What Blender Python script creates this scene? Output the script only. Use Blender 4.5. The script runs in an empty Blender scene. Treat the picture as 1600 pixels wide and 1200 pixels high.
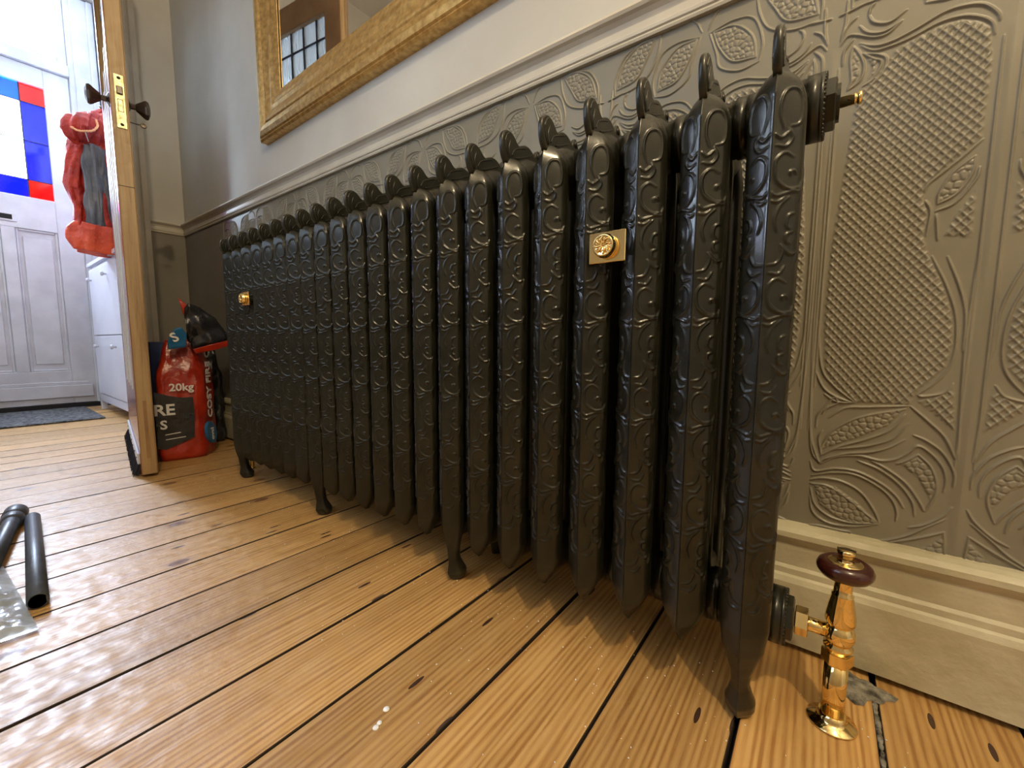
import bpy, bmesh, math, random
import numpy as np
from mathutils import Vector, Matrix
random.seed(7); rng = np.random.default_rng(7)
PI = math.pi
scn = bpy.context.scene
COL = scn.collection

# ---------------------------------------------------------------- camera
cam = bpy.data.cameras.new('camera'); camo = bpy.data.objects.new('camera', cam); COL.objects.link(camo)
cam.sensor_fit = 'HORIZONTAL'; cam.sensor_width = 36.0; cam.lens = 646.06/1600*36; cam.clip_start = .01; cam.clip_end = 60
R_ = Vector((0.7986099, 0.60181743, 0.00616439)); U_ = Vector((-0.06457541, 0.07549909, 0.99505271)); F_ = Vector((-0.59837466, 0.79505702, -0.09915693))
camo.matrix_world = Matrix(((R_.x, U_.x, -F_.x, .06122), (R_.y, U_.y, -F_.y, -.56602), (R_.z, U_.z, -F_.z, .49644), (0, 0, 0, 1)))
scn.camera = camo

# ---------------------------------------------------------------- world, lights, exposure
w = bpy.data.worlds.new('sky'); scn.world = w; w.use_nodes = True
bg = w.node_tree.nodes['Background']; bg.inputs[0].default_value = (.86, .93, 1, 1); bg.inputs[1].default_value = 2.4
def area(name, loc, target, sx, sy, power, colour, spread=PI):
    l = bpy.data.lights.new(name, 'AREA'); l.shape = 'RECTANGLE'; l.size = sx; l.size_y = sy; l.energy = power; l.color = colour; l.spread = spread
    o = bpy.data.objects.new(name, l); COL.objects.link(o); o.location = loc
    d = Vector(target)-Vector(loc); o.rotation_euler = d.to_track_quat('-Z', 'Y').to_euler(); return o
def lamp(name, loc, power, colour, r):
    l = bpy.data.lights.new(name, 'POINT'); l.energy = power; l.color = colour; l.shadow_soft_size = r
    o = bpy.data.objects.new(name, l); COL.objects.link(o); o.location = loc; return o
area('daylight_front_door', (-4.50, -.40, 1.86), (0, -.40, 1.86), .63, .74, 235, (.80, .90, 1))
area('daylight_fanlight', (-4.50, -.40, 2.70), (-2, -.40, 2.0), .80, .34, 34, (.80, .90, 1))
area('daylight_side_window', (-.95, -1.34, 1.55), (-.95, 0, 1.4), 0.9, .9, 4, (.66, .82, 1))
lamp('hall_lamp', (.72, -.88, 2.25), 78, (1, .80, .50), .03)
scn.view_settings.view_transform = 'Standard'; scn.view_settings.look = 'None'
scn.view_settings.exposure = .12; scn.view_settings.gamma = 1; scn.view_settings.use_curve_mapping = False

# ---------------------------------------------------------------- materials
def mat(name, col=(.5,.5,.5), rough=.5, metal=0, **k):
    m = bpy.data.materials.new(name); m.use_nodes = True; nt = m.node_tree; b = nt.nodes['Principled BSDF']
    b.inputs['Base Color'].default_value = (*col, 1); b.inputs['Roughness'].default_value = rough; b.inputs['Metallic'].default_value = metal
    for a, v in k.items(): b.inputs[a.replace('_', ' ')].default_value = v
    return m
def N(m, t, **k):
    n = m.node_tree.nodes.new(t)
    for a, v in k.items():
        if a.startswith('i_'):
            key = a[2:].replace('_', ' ')
            n.inputs[int(key) if key.isdigit() else key].default_value = v
        else: setattr(n, a, v)
    return n
def L(m, a, b): m.node_tree.links.new(a, b)
def B(m): return m.node_tree.nodes['Principled BSDF']
def ramp(m, fac, stops):
    r = N(m, 'ShaderNodeValToRGB'); e = r.color_ramp.elements
    while len(e) < len(stops): e.new(.5)
    for x, (p, c) in zip(e, stops): x.position = p; x.color = (*c, 1)
    L(m, fac, r.inputs[0]); return r
def mottle(m, c1, c2, scale=6, detail=5, bump=0, bscale=60, rough=None, dist=.002):
    tc = N(m, 'ShaderNodeTexCoord'); n = N(m, 'ShaderNodeTexNoise', i_Scale=scale, i_Detail=detail); L(m, tc.outputs['Object'], n.inputs['Vector'])
    r = ramp(m, n.outputs[0], [(.35, c1), (.65, c2)]); L(m, r.outputs[0], B(m).inputs['Base Color'])
    if bump:
        n2 = N(m, 'ShaderNodeTexNoise', i_Scale=bscale, i_Detail=4); L(m, tc.outputs['Object'], n2.inputs['Vector'])
        bp = N(m, 'ShaderNodeBump', i_Strength=bump, i_Distance=dist); L(m, n2.outputs[0], bp.inputs['Height']); L(m, bp.outputs[0], B(m).inputs['Normal'])
    if rough:
        rr = N(m, 'ShaderNodeMapRange', i_3=rough[0], i_4=rough[1]); L(m, n.outputs[0], rr.inputs[0]); L(m, rr.outputs[0], B(m).inputs['Roughness'])
    return m
M = {}
M['iron'] = mottle(mat('bronze black iron paint', (.012,.012,.008), .30, .0, Specular_IOR_Level=.28, Coat_Weight=.32, Coat_Roughness=.17), (.0085,.0085,.0050), (.017,.0165,.0105), 30, 4, .22, 260, (.26,.36), .0008)
M['wallpaper'] = mottle(mat('taupe embossed paper', (.3,.27,.23), .42), (.185,.168,.128), (.22,.20,.152), 5, 4, .12, 420, (.36,.5), .0006)
M['cream'] = mottle(mat('cream wall paint', (.6,.58,.53), .6), (.47,.455,.42), (.55,.535,.50), 3.2, 6, .12, 30, None, .004)
M['taupe'] = mottle(mat('taupe wall paint', (.2,.18,.15), .6), (.20,.18,.15), (.235,.21,.175), 5, 4, .1, 60)
M['trim'] = mottle(mat('pale putty gloss paint', (.5,.46,.38), .38), (.50,.46,.39), (.57,.53,.45), 9, 5, .15, 50, (.3,.5), .002)
M['skirt'] = mottle(mat('old cream skirting paint', (.6,.55,.42), .42), (.38,.335,.22), (.56,.52,.38), 8, 9, .5, 40, (.32,.55), .004)
M['white'] = mottle(mat('white gloss paint', (.8,.8,.82), .35), (.50,.51,.56), (.60,.61,.66), 7, 4, .2, 90)
M['ceil'] = mat('ceiling white', (.7,.68,.64), .8)
M['brass'] = mottle(mat('polished brass', (.85,.55,.18), .10, 1), (.86,.64,.27), (.93,.73,.36), 15, 3)
B(M['brass']).inputs['Roughness'].default_value = .09
M['oldbrass'] = mottle(mat('aged brass', (.5,.42,.22), .35, 1), (.33,.29,.17), (.62,.55,.33), 60, 5, .4, 150)
M['bronze'] = mat('dark bronze', (.12,.10,.085), .33, .9)
M['walnut'] = mat('dark red brown wood', (.045,.009,.006), .22, 0, Coat_Weight=.4)
M['dark'] = mat('black shadow gap', (.012,.01,.009), .9)
M['gold'] = mottle(mat('gold frame', (.6,.38,.12), .38, .75), (.46,.27,.08), (.72,.47,.17), 60, 7, .3, 90, (.28,.5), .0015)
M['mirror'] = mat('mirror silver', (.93,.94,.94), .012, 1)
M['came'] = mat('lead came', (.02,.02,.04), .5, .3)
M['cabinet'] = mottle(mat('white cabinet paint', (.75,.75,.82), .3), (.66,.67,.77), (.72,.73,.83), 4, 2)
M['matrug'] = mottle(mat('speckled grey mat', (.1,.1,.1), .95), (.03,.032,.036), (.20,.205,.21), 55, 8, .9, 160, None, .01)
M['red'] = mottle(mat('red waterproof fabric', (.6,.03,.01), .5), (.30,.012,.010), (.52,.030,.012), 14, 5, .8, 30, None, .02)
M['orange'] = mottle(mat('orange waterproof fabric', (.8,.10,.03), .5), (.55,.045,.014), (.78,.10,.03), 12, 5, .8, 30, None, .02)
M['grey'] = mottle(mat('grey fabric', (.12,.13,.15), .38), (.07,.08,.10), (.17,.18,.21), 9, 5, .9, 18, None, .012)
M['navy'] = mat('navy fabric', (.015,.03,.16), .6)
M['lining'] = mat('pale orange mesh lining', (.9,.45,.22), .7)
M['bagred'] = mottle(mat('orange red glossy plastic', (.62,.045,.012), .28), (.24,.010,.003), (.44,.030,.008), 9, 5, .8, 14, None, .012)
M['bagblack'] = mottle(mat('black glossy plastic', (.012,.012,.014), .25), (.010,.010,.011), (.022,.022,.025), 9, 4, .8, 16, None, .012)
M['bagblue'] = mat('printed blue', (.02,.12,.27), .3)
M['ink'] = mat('white print', (.72,.70,.68), .5)
M['bristle'] = mat('black bristle', (.02,.02,.035), .8)
M['plastic'] = mottle(mat('dark grey plastic', (.04,.045,.055), .42), (.035,.04,.05), (.06,.065,.08), 30, 3, .2, 120)
M['mortar'] = mottle(mat('grey mortar', (.2,.19,.16), .9), (.06,.055,.045), (.32,.30,.25), 60, 7, 1, 90, None, .01)
M['paint'] = mat('white paint drip', (.9,.92,.95), .4)

# pine, grain along local y, a different cut for each board
def pine(name, c0, c1, c2, rough, along=1, knots=True):
    m = mat(name, c1, rough, 0, Coat_Weight=.0, Specular_IOR_Level=.62)
    tc = N(m, 'ShaderNodeTexCoord'); oi = N(m, 'ShaderNodeObjectInfo')
    mul = N(m, 'ShaderNodeVectorMath', operation='MULTIPLY_ADD'); cx = N(m, 'ShaderNodeCombineXYZ')
    mm = [N(m, 'ShaderNodeMath', operation='MULTIPLY', i_1=v) for v in (31.7, 57.3, 13.1)]
    for i, q in enumerate(mm): L(m, oi.outputs['Random'], q.inputs[0]); L(m, q.outputs[0], cx.inputs[i])
    mul.inputs[1].default_value = (1, 1, 1); L(m, tc.outputs['Object'], mul.inputs[0]); L(m, cx.outputs[0], mul.inputs[2])
    st = N(m, 'ShaderNodeMapping'); s = [1, 1, 1]; s[along] = .05; st.inputs['Scale'].default_value = s; L(m, mul.outputs[0], st.inputs[0])
    wob = N(m, 'ShaderNodeTexNoise', i_Scale=9, i_Detail=3); L(m, st.outputs[0], wob.inputs['Vector'])
    add = N(m, 'ShaderNodeVectorMath', operation='MULTIPLY_ADD'); L(m, wob.outputs[1], add.inputs[0]); add.inputs[1].default_value = (.055,)*3; L(m, st.outputs[0], add.inputs[2])
    # knots bend and darken the rings
    kv = N(m, 'ShaderNodeMapping'); s = [1, 1, 1]; s[along] = .62; kv.inputs['Scale'].default_value = s; L(m, mul.outputs[0], kv.inputs[0])
    kn = N(m, 'ShaderNodeTexVoronoi', voronoi_dimensions='2D', i_Scale=5.0, i_Randomness=1.0); L(m, kv.outputs[0], kn.inputs['Vector'])
    rings = N(m, 'ShaderNodeTexNoise', i_Scale=120, i_Detail=5, i_Roughness=.62); L(m, add.outputs[0], rings.inputs['Vector'])
    wv = N(m, 'ShaderNodeTexWave', wave_type='BANDS', bands_direction='X', i_Scale=34, i_Distortion=6, i_Detail=3); wv.inputs['Detail Scale'].default_value = .6
    if along == 0: wv.bands_direction = 'Y'
    L(m, add.outputs[0], wv.inputs['Vector'])
    mx = N(m, 'ShaderNodeMix', i_0=.22); L(m, rings.outputs[0], mx.inputs[2]); L(m, wv.outputs[0], mx.inputs[3])
    r = ramp(m, mx.outputs[0], [(.33, c0), (.47, c1), (.66, c2)])
    big = N(m, 'ShaderNodeTexNoise', i_Scale=5, i_Detail=3); L(m, st.outputs[0], big.inputs['Vector'])
    hs = N(m, 'ShaderNodeHueSaturation'); vr = N(m, 'ShaderNodeMapRange', i_3=.84, i_4=1.12); L(m, oi.outputs['Random'], vr.inputs[0])
    vb = N(m, 'ShaderNodeMapRange', i_1=.3, i_2=.7, i_3=.82, i_4=1.14); L(m, big.outputs[0], vb.inputs[0])
    vm = N(m, 'ShaderNodeMath', operation='MULTIPLY'); L(m, vr.outputs[0], vm.inputs[0]); L(m, vb.outputs[0], vm.inputs[1]); L(m, vm.outputs[0], hs.inputs['Value']); L(m, r.outputs[0], hs.inputs['Color'])
    out = hs.outputs[0]
    if knots:
        kr = ramp(m, kn.outputs['Distance'], [(0, (.95,.95,.95)), (.040, (.8,.8,.8)), (.052, (.95,.95,.95)), (.065, (.30,.30,.30)), (.12, (0,0,0))])
        sel = N(m, 'ShaderNodeMath', operation='GREATER_THAN', i_1=.52); sx = N(m, 'ShaderNodeSeparateColor'); L(m, kn.outputs['Color'], sx.inputs[0]); L(m, sx.outputs[0], sel.inputs[0])
        km = N(m, 'ShaderNodeMath', operation='MULTIPLY'); L(m, kr.outputs[0], km.inputs[0]); L(m, sel.outputs[0], km.inputs[1])
        kx = N(m, 'ShaderNodeMix', data_type='RGBA'); kx.inputs[7].default_value = (.13,.045,.016,1); L(m, km.outputs[0], kx.inputs[0]); L(m, out, kx.inputs[6]); out = kx.outputs[2]
        # small dark nicks and old nail marks lying with the grain
        nv = N(m, 'ShaderNodeMapping'); s = [1, 1, 1]; s[along] = .22; nv.inputs['Scale'].default_value = s; L(m, mul.outputs[0], nv.inputs[0])
        nk = N(m, 'ShaderNodeTexVoronoi', voronoi_dimensions='2D', i_Scale=26); L(m, nv.outputs[0], nk.inputs['Vector'])
        n1 = N(m, 'ShaderNodeMath', operation='LESS_THAN', i_1=.085); L(m, nk.outputs['Distance'], n1.inputs[0])
        s2 = N(m, 'ShaderNodeSeparateColor'); L(m, nk.outputs['Color'], s2.inputs[0]); n2 = N(m, 'ShaderNodeMath', operation='GREATER_THAN', i_1=.86); L(m, s2.outputs[1], n2.inputs[0])
        n3 = N(m, 'ShaderNodeMath', operation='MULTIPLY'); L(m, n1.outputs[0], n3.inputs[0]); L(m, n2.outputs[0], n3.inputs[1])
        kx2 = N(m, 'ShaderNodeMix', data_type='RGBA'); kx2.inputs[7].default_value = (.05,.022,.012,1); L(m, n3.outputs[0], kx2.inputs[0]); L(m, out, kx2.inputs[6]); out = kx2.outputs[2]
    L(m, out, B(m).inputs['Base Color'])
    sc = N(m, 'ShaderNodeTexNoise', i_Scale=70, i_Detail=5); L(m, st.outputs[0], sc.inputs['Vector'])
    worn = N(m, 'ShaderNodeTexNoise', i_Scale=45, i_Detail=6); L(m, mul.outputs[0], worn.inputs['Vector'])
    hm = N(m, 'ShaderNodeMath', operation='ADD'); L(m, sc.outputs[0], hm.inputs[0]); L(m, worn.outputs[0], hm.inputs[1])
    bp = N(m, 'ShaderNodeBump', i_Strength=.35, i_Distance=.0025); L(m, hm.outputs[0], bp.inputs['Height']); L(m, bp.outputs[0], B(m).inputs['Normal']); L(m, bp.outputs[0], B(m).inputs['Coat Normal'])
    rr = N(m, 'ShaderNodeMapRange', i_1=.3, i_2=.7, i_3=rough-.12, i_4=rough+.14); L(m, worn.outputs[0], rr.inputs[0]); L(m, rr.outputs[0], B(m).inputs['Roughness'])
    return m
M['floor'] = pine('waxed pine floorboard', (.35,.17,.048), (.49,.275,.090), (.59,.36,.135), .43)
M['grime'] = mat('dirt in the board joints', (.035,.020,.012), .8)
M['doorwood'] = pine('stripped pine door', (.21,.115,.038), (.30,.18,.068), (.37,.235,.10), .5, along=2, knots=False)
M['doorpaint'] = mottle(mat('red brown gloss paint', (.25,.06,.03), .18), (.20,.05,.03), (.30,.09,.055), 8, 3)
M['doorhall'] = mottle(mat('brown varnished door face', (.28,.15,.06), .35), (.22,.115,.045), (.32,.175,.075), 8, 4)

def glass(name, tint, rough=.08, bump=.0, trans=.9):
    m = bpy.data.materials.new(name); m.use_nodes = True; nt = m.node_tree; nt.nodes.clear()
    o = N(m, 'ShaderNodeOutputMaterial'); t = N(m, 'ShaderNodeBsdfTransparent'); t.inputs[0].default_value = (*tint, 1)
    g = N(m, 'ShaderNodeBsdfGlossy', i_Roughness=rough); g.inputs[0].default_value = (1, 1, 1, 1)
    tl = N(m, 'ShaderNodeBsdfTranslucent'); tl.inputs[0].default_value = (*tint, 1)
    a = N(m, 'ShaderNodeMixShader', i_0=1-trans); L(m, t.outputs[0], a.inputs[1]); L(m, tl.outputs[0], a.inputs[2])
    b = N(m, 'ShaderNodeMixShader', i_0=.05); L(m, a.outputs[0], b.inputs[1]); L(m, g.outputs[0], b.inputs[2]); L(m, b.outputs[0], o.inputs[0])
    if bump:
        tc = N(m, 'ShaderNodeTexCoord'); n = N(m, 'ShaderNodeTexWave', i_Scale=22, i_Distortion=7, i_Detail=2); L(m, tc.outputs['Object'], n.inputs['Vector'])
        bp = N(m, 'ShaderNodeBump', i_Strength=bump, i_Distance=.01); L(m, n.outputs[0], bp.inputs['Height'])
        for q in (g, tl): L(m, bp.outputs[0], q.inputs['Normal'])
        r = ramp(m, n.outputs[0], [(0, tuple(.45*c for c in tint)), (.35, tint)]); L(m, r.outputs[0], t.inputs[0])
    return m
M['clear'] = glass('clear white glass', (.92,.96,1)); M['blue'] = glass('deep blue glass', (.001,.025,.26)); M['ruby'] = glass('ruby red glass', (.30,.004,.010))
M['cyan'] = glass('light blue glass', (.003,.10,.28)); M['rolled'] = glass('rippled obscured glass', (.9,.97,1), .15, .5, .6)
M['film'] = mat('crinkled clear plastic film', (.55,.60,.63), .16, .35, Alpha=.8)

# ---------------------------------------------------------------- object helpers
def tag(o, label=None, cat=None, group=None, kind=None):
    if label: o['label'] = label
    if cat: o['category'] = cat
    if group: o['group'] = group
    if kind: o['kind'] = kind
    return o
def link(name, me, m, parent=None, loc=(0,0,0)):
    o = bpy.data.objects.new(name, me); COL.objects.link(o); o.location = loc
    if parent: o.parent = parent
    if m is not None and not me.materials: me.materials.append(m)
    return o
def empty(name, loc=(0,0,0), rz=0, parent=None):
    o = bpy.data.objects.new(name, None); COL.objects.link(o); o.location = loc; o.rotation_euler[2] = rz; o.empty_display_size = .05
    if parent: o.parent = parent
    return o
class G:
    """collects shapes into one mesh"""
    def __init__(s): s.v = []; s.f = []; s.sm = []
    def add(s, v, f, smooth=False):
        n = len(s.v); s.v += [tuple(p) for p in v]; s.f += [tuple(i+n for i in q) for q in f]; s.sm += [smooth]*len(f); return s
    def box(s, x0, x1, y0, y1, z0, z1, b=0.0):
        if b <= 0:
            v = [(x, y, z) for z in (z0, z1) for y in (y0, y1) for x in (x0, x1)]
            return s.add(v, [(0,2,3,1), (4,5,7,6), (0,1,5,4), (2,6,7,3), (0,4,6,2), (1,3,7,5)])
        bm = bmesh.new(); bmesh.ops.create_cube(bm, size=1)
        for q in bm.verts: q.co = Vector(((x0+x1)/2+q.co.x*(x1-x0), (y0+y1)/2+q.co.y*(y1-y0), (z0+z1)/2+q.co.z*(z1-z0)))
        bmesh.ops.bevel(bm, geom=bm.edges[:], offset=b, segments=1, affect='EDGES', clamp_overlap=True)
        bm.verts.index_update(); s.add([q.co[:] for q in bm.verts], [[q.index for q in f.verts] for f in bm.faces]); bm.free(); return s
    def tube(s, pts, rad, n=12, cap=True, sx=1, smooth=True):
        pts = [Vector(p) for p in pts]; rad = rad if hasattr(rad, '__len__') else [rad]*len(pts); v = []; f = []
        up = None
        for i, p in enumerate(pts):
            t = (pts[min(i+1, len(pts)-1)]-pts[max(i-1, 0)]).normalized()
            if up is None: up = t.orthogonal().normalized()
            up = (up-t*up.dot(t)).normalized(); bb = t.cross(up)
            for k in range(n): a = 2*PI*k/n; v.append(p+(up*math.cos(a)+bb*math.sin(a)*sx)*rad[i])
        for i in range(len(pts)-1):
            for k in range(n): f.append((i*n+k, i*n+(k+1)%n, (i+1)*n+(k+1)%n, (i+1)*n+k))
        s.add(v, f, smooth)
        if cap:
            m = len(s.v)-len(v); s.f += [tuple(m+k for k in range(n))[::-1], tuple(m+(len(pts)-1)*n+k for k in range(n))]; s.sm += [False]*2
        return s
    def lathe(s, prof, c=(0,0,0), axis='z', n=32, hexa=False, smooth=True):
        """prof: (radius, height) pairs along the axis"""
        v = []; f = []
        for r, h in prof:
            for k in range(n):
                a = 2*PI*k/n; x, y = r*math.cos(a), r*math.sin(a)
                p = (x, y, h) if axis == 'z' else ((h, x, y) if axis == 'x' else (x, h, y))
                v.append((c[0]+p[0], c[1]+p[1], c[2]+p[2]))
        for i in range(len(prof)-1):
            for k in range(n): q = (i*n+k, i*n+(k+1)%n, (i+1)*n+(k+1)%n, (i+1)*n+k); f.append(q if axis != 'y' else q[::-1])
        s.add(v, f, smooth); m = len(s.v)-len(v)
        if prof[0][0] > 1e-5: s.f.append(tuple(m+k for k in range(n))[::-1]); s.sm.append(False)
        if prof[-1][0] > 1e-5: s.f.append(tuple(m+(len(prof)-1)*n+k for k in range(n))); s.sm.append(False)
        return s
    def prism(s, poly, a0, a1, plane='yz'):
        """2-D outline extruded along the third axis"""
        n = len(poly); mk = {'yz': lambda p, t: (t, p[0], p[1]), 'xz': lambda p, t: (p[0], t, p[1]), 'xy': lambda p, t: (p[0], p[1], t)}[plane]
        v = [mk(p, a0) for p in poly]+[mk(p, a1) for p in poly]
        return s.add(v, [tuple(range(n))[::-1], tuple(range(n, 2*n))]+[(i, (i+1)%n, n+(i+1)%n, n+i) for i in range(n)])
    def sphere(s, c, r, n=14, sc=(1,1,1)):
        v = []; f = []
        for i in range(n//2+1):
            t = PI*i/(n//2)
            for k in range(n): a = 2*PI*k/n; v.append((c[0]+r*sc[0]*math.sin(t)*math.cos(a), c[1]+r*sc[1]*math.sin(t)*math.sin(a), c[2]-r*sc[2]*math.cos(t)))
        for i in range(n//2):
            for k in range(n): f.append((i*n+k, i*n+(k+1)%n, (i+1)*n+(k+1)%n, (i+1)*n+k))
        return s.add(v, f, True)
    def mesh(s, name):
        me = bpy.data.meshes.new(name); me.from_pydata(s.v, [], s.f); me.polygons.foreach_set('use_smooth', s.sm); me.update()
        bm = bmesh.new(); bm.from_mesh(me); bmesh.ops.remove_doubles(bm, verts=bm.verts, dist=1e-6); bmesh.ops.recalc_face_normals(bm, faces=bm.faces); bm.to_mesh(me); bm.free()
        return me
    def obj(s, name, m, parent=None, loc=(0,0,0)): return link(name, s.mesh(name), m, parent, loc)
def grid_mesh(name, V, closed_u=False, smooth=True):
    """V: rows x cols x 3"""
    R, C_ = V.shape[:2]; me = bpy.data.meshes.new(name); idx = np.arange(R*C_).reshape(R, C_)
    if closed_u: a = idx[:-1]; b = np.roll(idx, -1, 1)[:-1]; c = np.roll(idx, -1, 1)[1:]; d = idx[1:]
    else: a = idx[:-1,:-1]; b = idx[:-1,1:]; c = idx[1:,1:]; d = idx[1:,:-1]
    q = np.stack([a, b, c, d], -1).reshape(-1, 4); n = len(q)
    me.vertices.add(R*C_); me.vertices.foreach_set('co', V.reshape(-1).astype(np.float32))
    me.loops.add(n*4); me.loops.foreach_set('vertex_index', q.reshape(-1).astype(np.int32))
    me.polygons.add(n); me.polygons.foreach_set('loop_start', np.arange(0, n*4, 4, dtype=np.int32)); me.polygons.foreach_set('use_smooth', np.full(n, smooth))
    me.update(calc_edges=True); me.validate(); return me
def spline(p, k=7):
    p = np.array(p, float)
    if len(p) < 3: return p
    e = np.vstack([2*p[0]-p[1], p, 2*p[-1]-p[-2]]); o = []
    for i in range(len(p)-1):
        a, b, c, d = e[i:i+4]; t = np.linspace(0, 1, k, endpoint=False)[:, None]
        o.append(.5*((2*b)+(c-a)*t+(2*a-5*b+4*c-d)*t*t+(3*b-a-3*c+d)*t**3))
    return np.vstack(o+[p[-1:]])
def ridge_field(X, Z, lines, wid, taper=True):
    """0..1 height of rounded ridges that follow the lines"""
    H = np.zeros_like(X)
    for ln in lines:
        p = spline(ln); s = np.linspace(0, 1, len(p))
        for i in range(len(p)-1):
            a, b = p[i], p[i+1]; lo = np.minimum(a, b)-3*wid; hi = np.maximum(a, b)+3*wid
            k = (X > lo[0]) & (X < hi[0]) & (Z > lo[1]) & (Z < hi[1])
            if not k.any(): continue
            x = X[k]; z = Z[k]; d = b-a; L2 = max(d@d, 1e-9); t = np.clip(((x-a[0])*d[0]+(z-a[1])*d[1])/L2, 0, 1)
            dist = np.hypot(x-a[0]-t*d[0], z-a[1]-t*d[1]); ss = s[i]+(s[i+1]-s[i])*t
            ww = wid*(np.clip(.45+1.3*np.sqrt(np.clip(ss*(1-ss), 0, 1)), 0, 1) if taper else 1)
            H[k] = np.maximum(H[k], np.exp(-(dist/ww)**2)*(ww/wid))
    return H
def inside(X, Z, poly):
    r = np.zeros(X.shape, bool); n = len(poly)
    for i in range(n):
        x0, z0 = poly[i]; x1, z1 = poly[(i+1)%n]
        if z0 == z1: continue
        r ^= ((Z < z0) != (Z < z1)) & (X < (x1-x0)*(Z-z0)/(z1-z0)+x0)
    return r
def edge_dist(X, Z, poly):
    d = np.full(X.shape, 1e9); n = len(poly)
    for i in range(n):
        a = np.array(poly[i], float); b = np.array(poly[(i+1)%n], float); e = b-a; t = np.clip(((X-a[0])*e[0]+(Z-a[1])*e[1])/max(e@e, 1e-9), 0, 1)
        d = np.minimum(d, np.hypot(X-a[0]-t*e[0], Z-a[1]-t*e[1]))
    return d
def text_obj(name, s, size, mtx, m, parent, ext=.0006):
    c = bpy.data.curves.new(name, 'FONT'); c.body = s; c.size = size; c.extrude = ext; c.align_x = 'LEFT'; c.resolution_u = 3; c.offset = size*.025
    t = bpy.data.objects.new(name, c); COL.objects.link(t); bpy.context.view_layer.update()
    me = bpy.data.meshes.new_from_object(t.evaluated_get(bpy.context.evaluated_depsgraph_get())); bpy.data.objects.remove(t)
    me.materials.clear(); o = link(name, me, m, parent); o.matrix_local = mtx; return o
def copy_tree(o, parent=None):
    c = o.copy(); COL.objects.link(c)
    if parent: c.parent = parent
    for ch in list(o.children): copy_tree(ch, c)
    return c

# traced relief lines, mm: dado paper repeat (u,z) and radiator face (u,z)
POLYL=[(31,857),(59,885),(70,904),(87,909),(112,915),(132,914),(148,906),(159,894),(164,853),(163,763),(147,745),(128,728),(114,712),(113,694),(119,677),(117,646),(125,618),(143,574),(154,536),(157,496),(153,467),(126,430),(120,411),(58,409),(31,436),(19,459),(14,535),(15,631)]
POLYT=[[(127,418),(144,426),(163,442),(168,378)],[(136,643),(144,667),(163,702),(164,636)]]
BEADS=[[(158,741),(139,724),(128,701),(127,686),(144,696),(156,718)],[(24,331),(33,359),(60,383),(88,399),(115,405),(99,378),(62,353)],[(117,324),(133,339),(150,324),(156,300),(151,278),(136,308)],[(17,273),(45,276),(73,257),(100,230),(75,223),(51,226),(27,243)],[(111,192),(148,208),(169,232),(171,192),(145,189)],[(21,987),(34,1027),(62,1050),(96,1053),(79,1021),(60,994)],[(101,958),(108,992),(133,1018),(167,1022),(156,992),(135,964)],[(24,919),(32,903),(33,883),(23,868),(22,901)],[(38,906),(52,895),(49,878),(41,870),(46,887)]]
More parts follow.
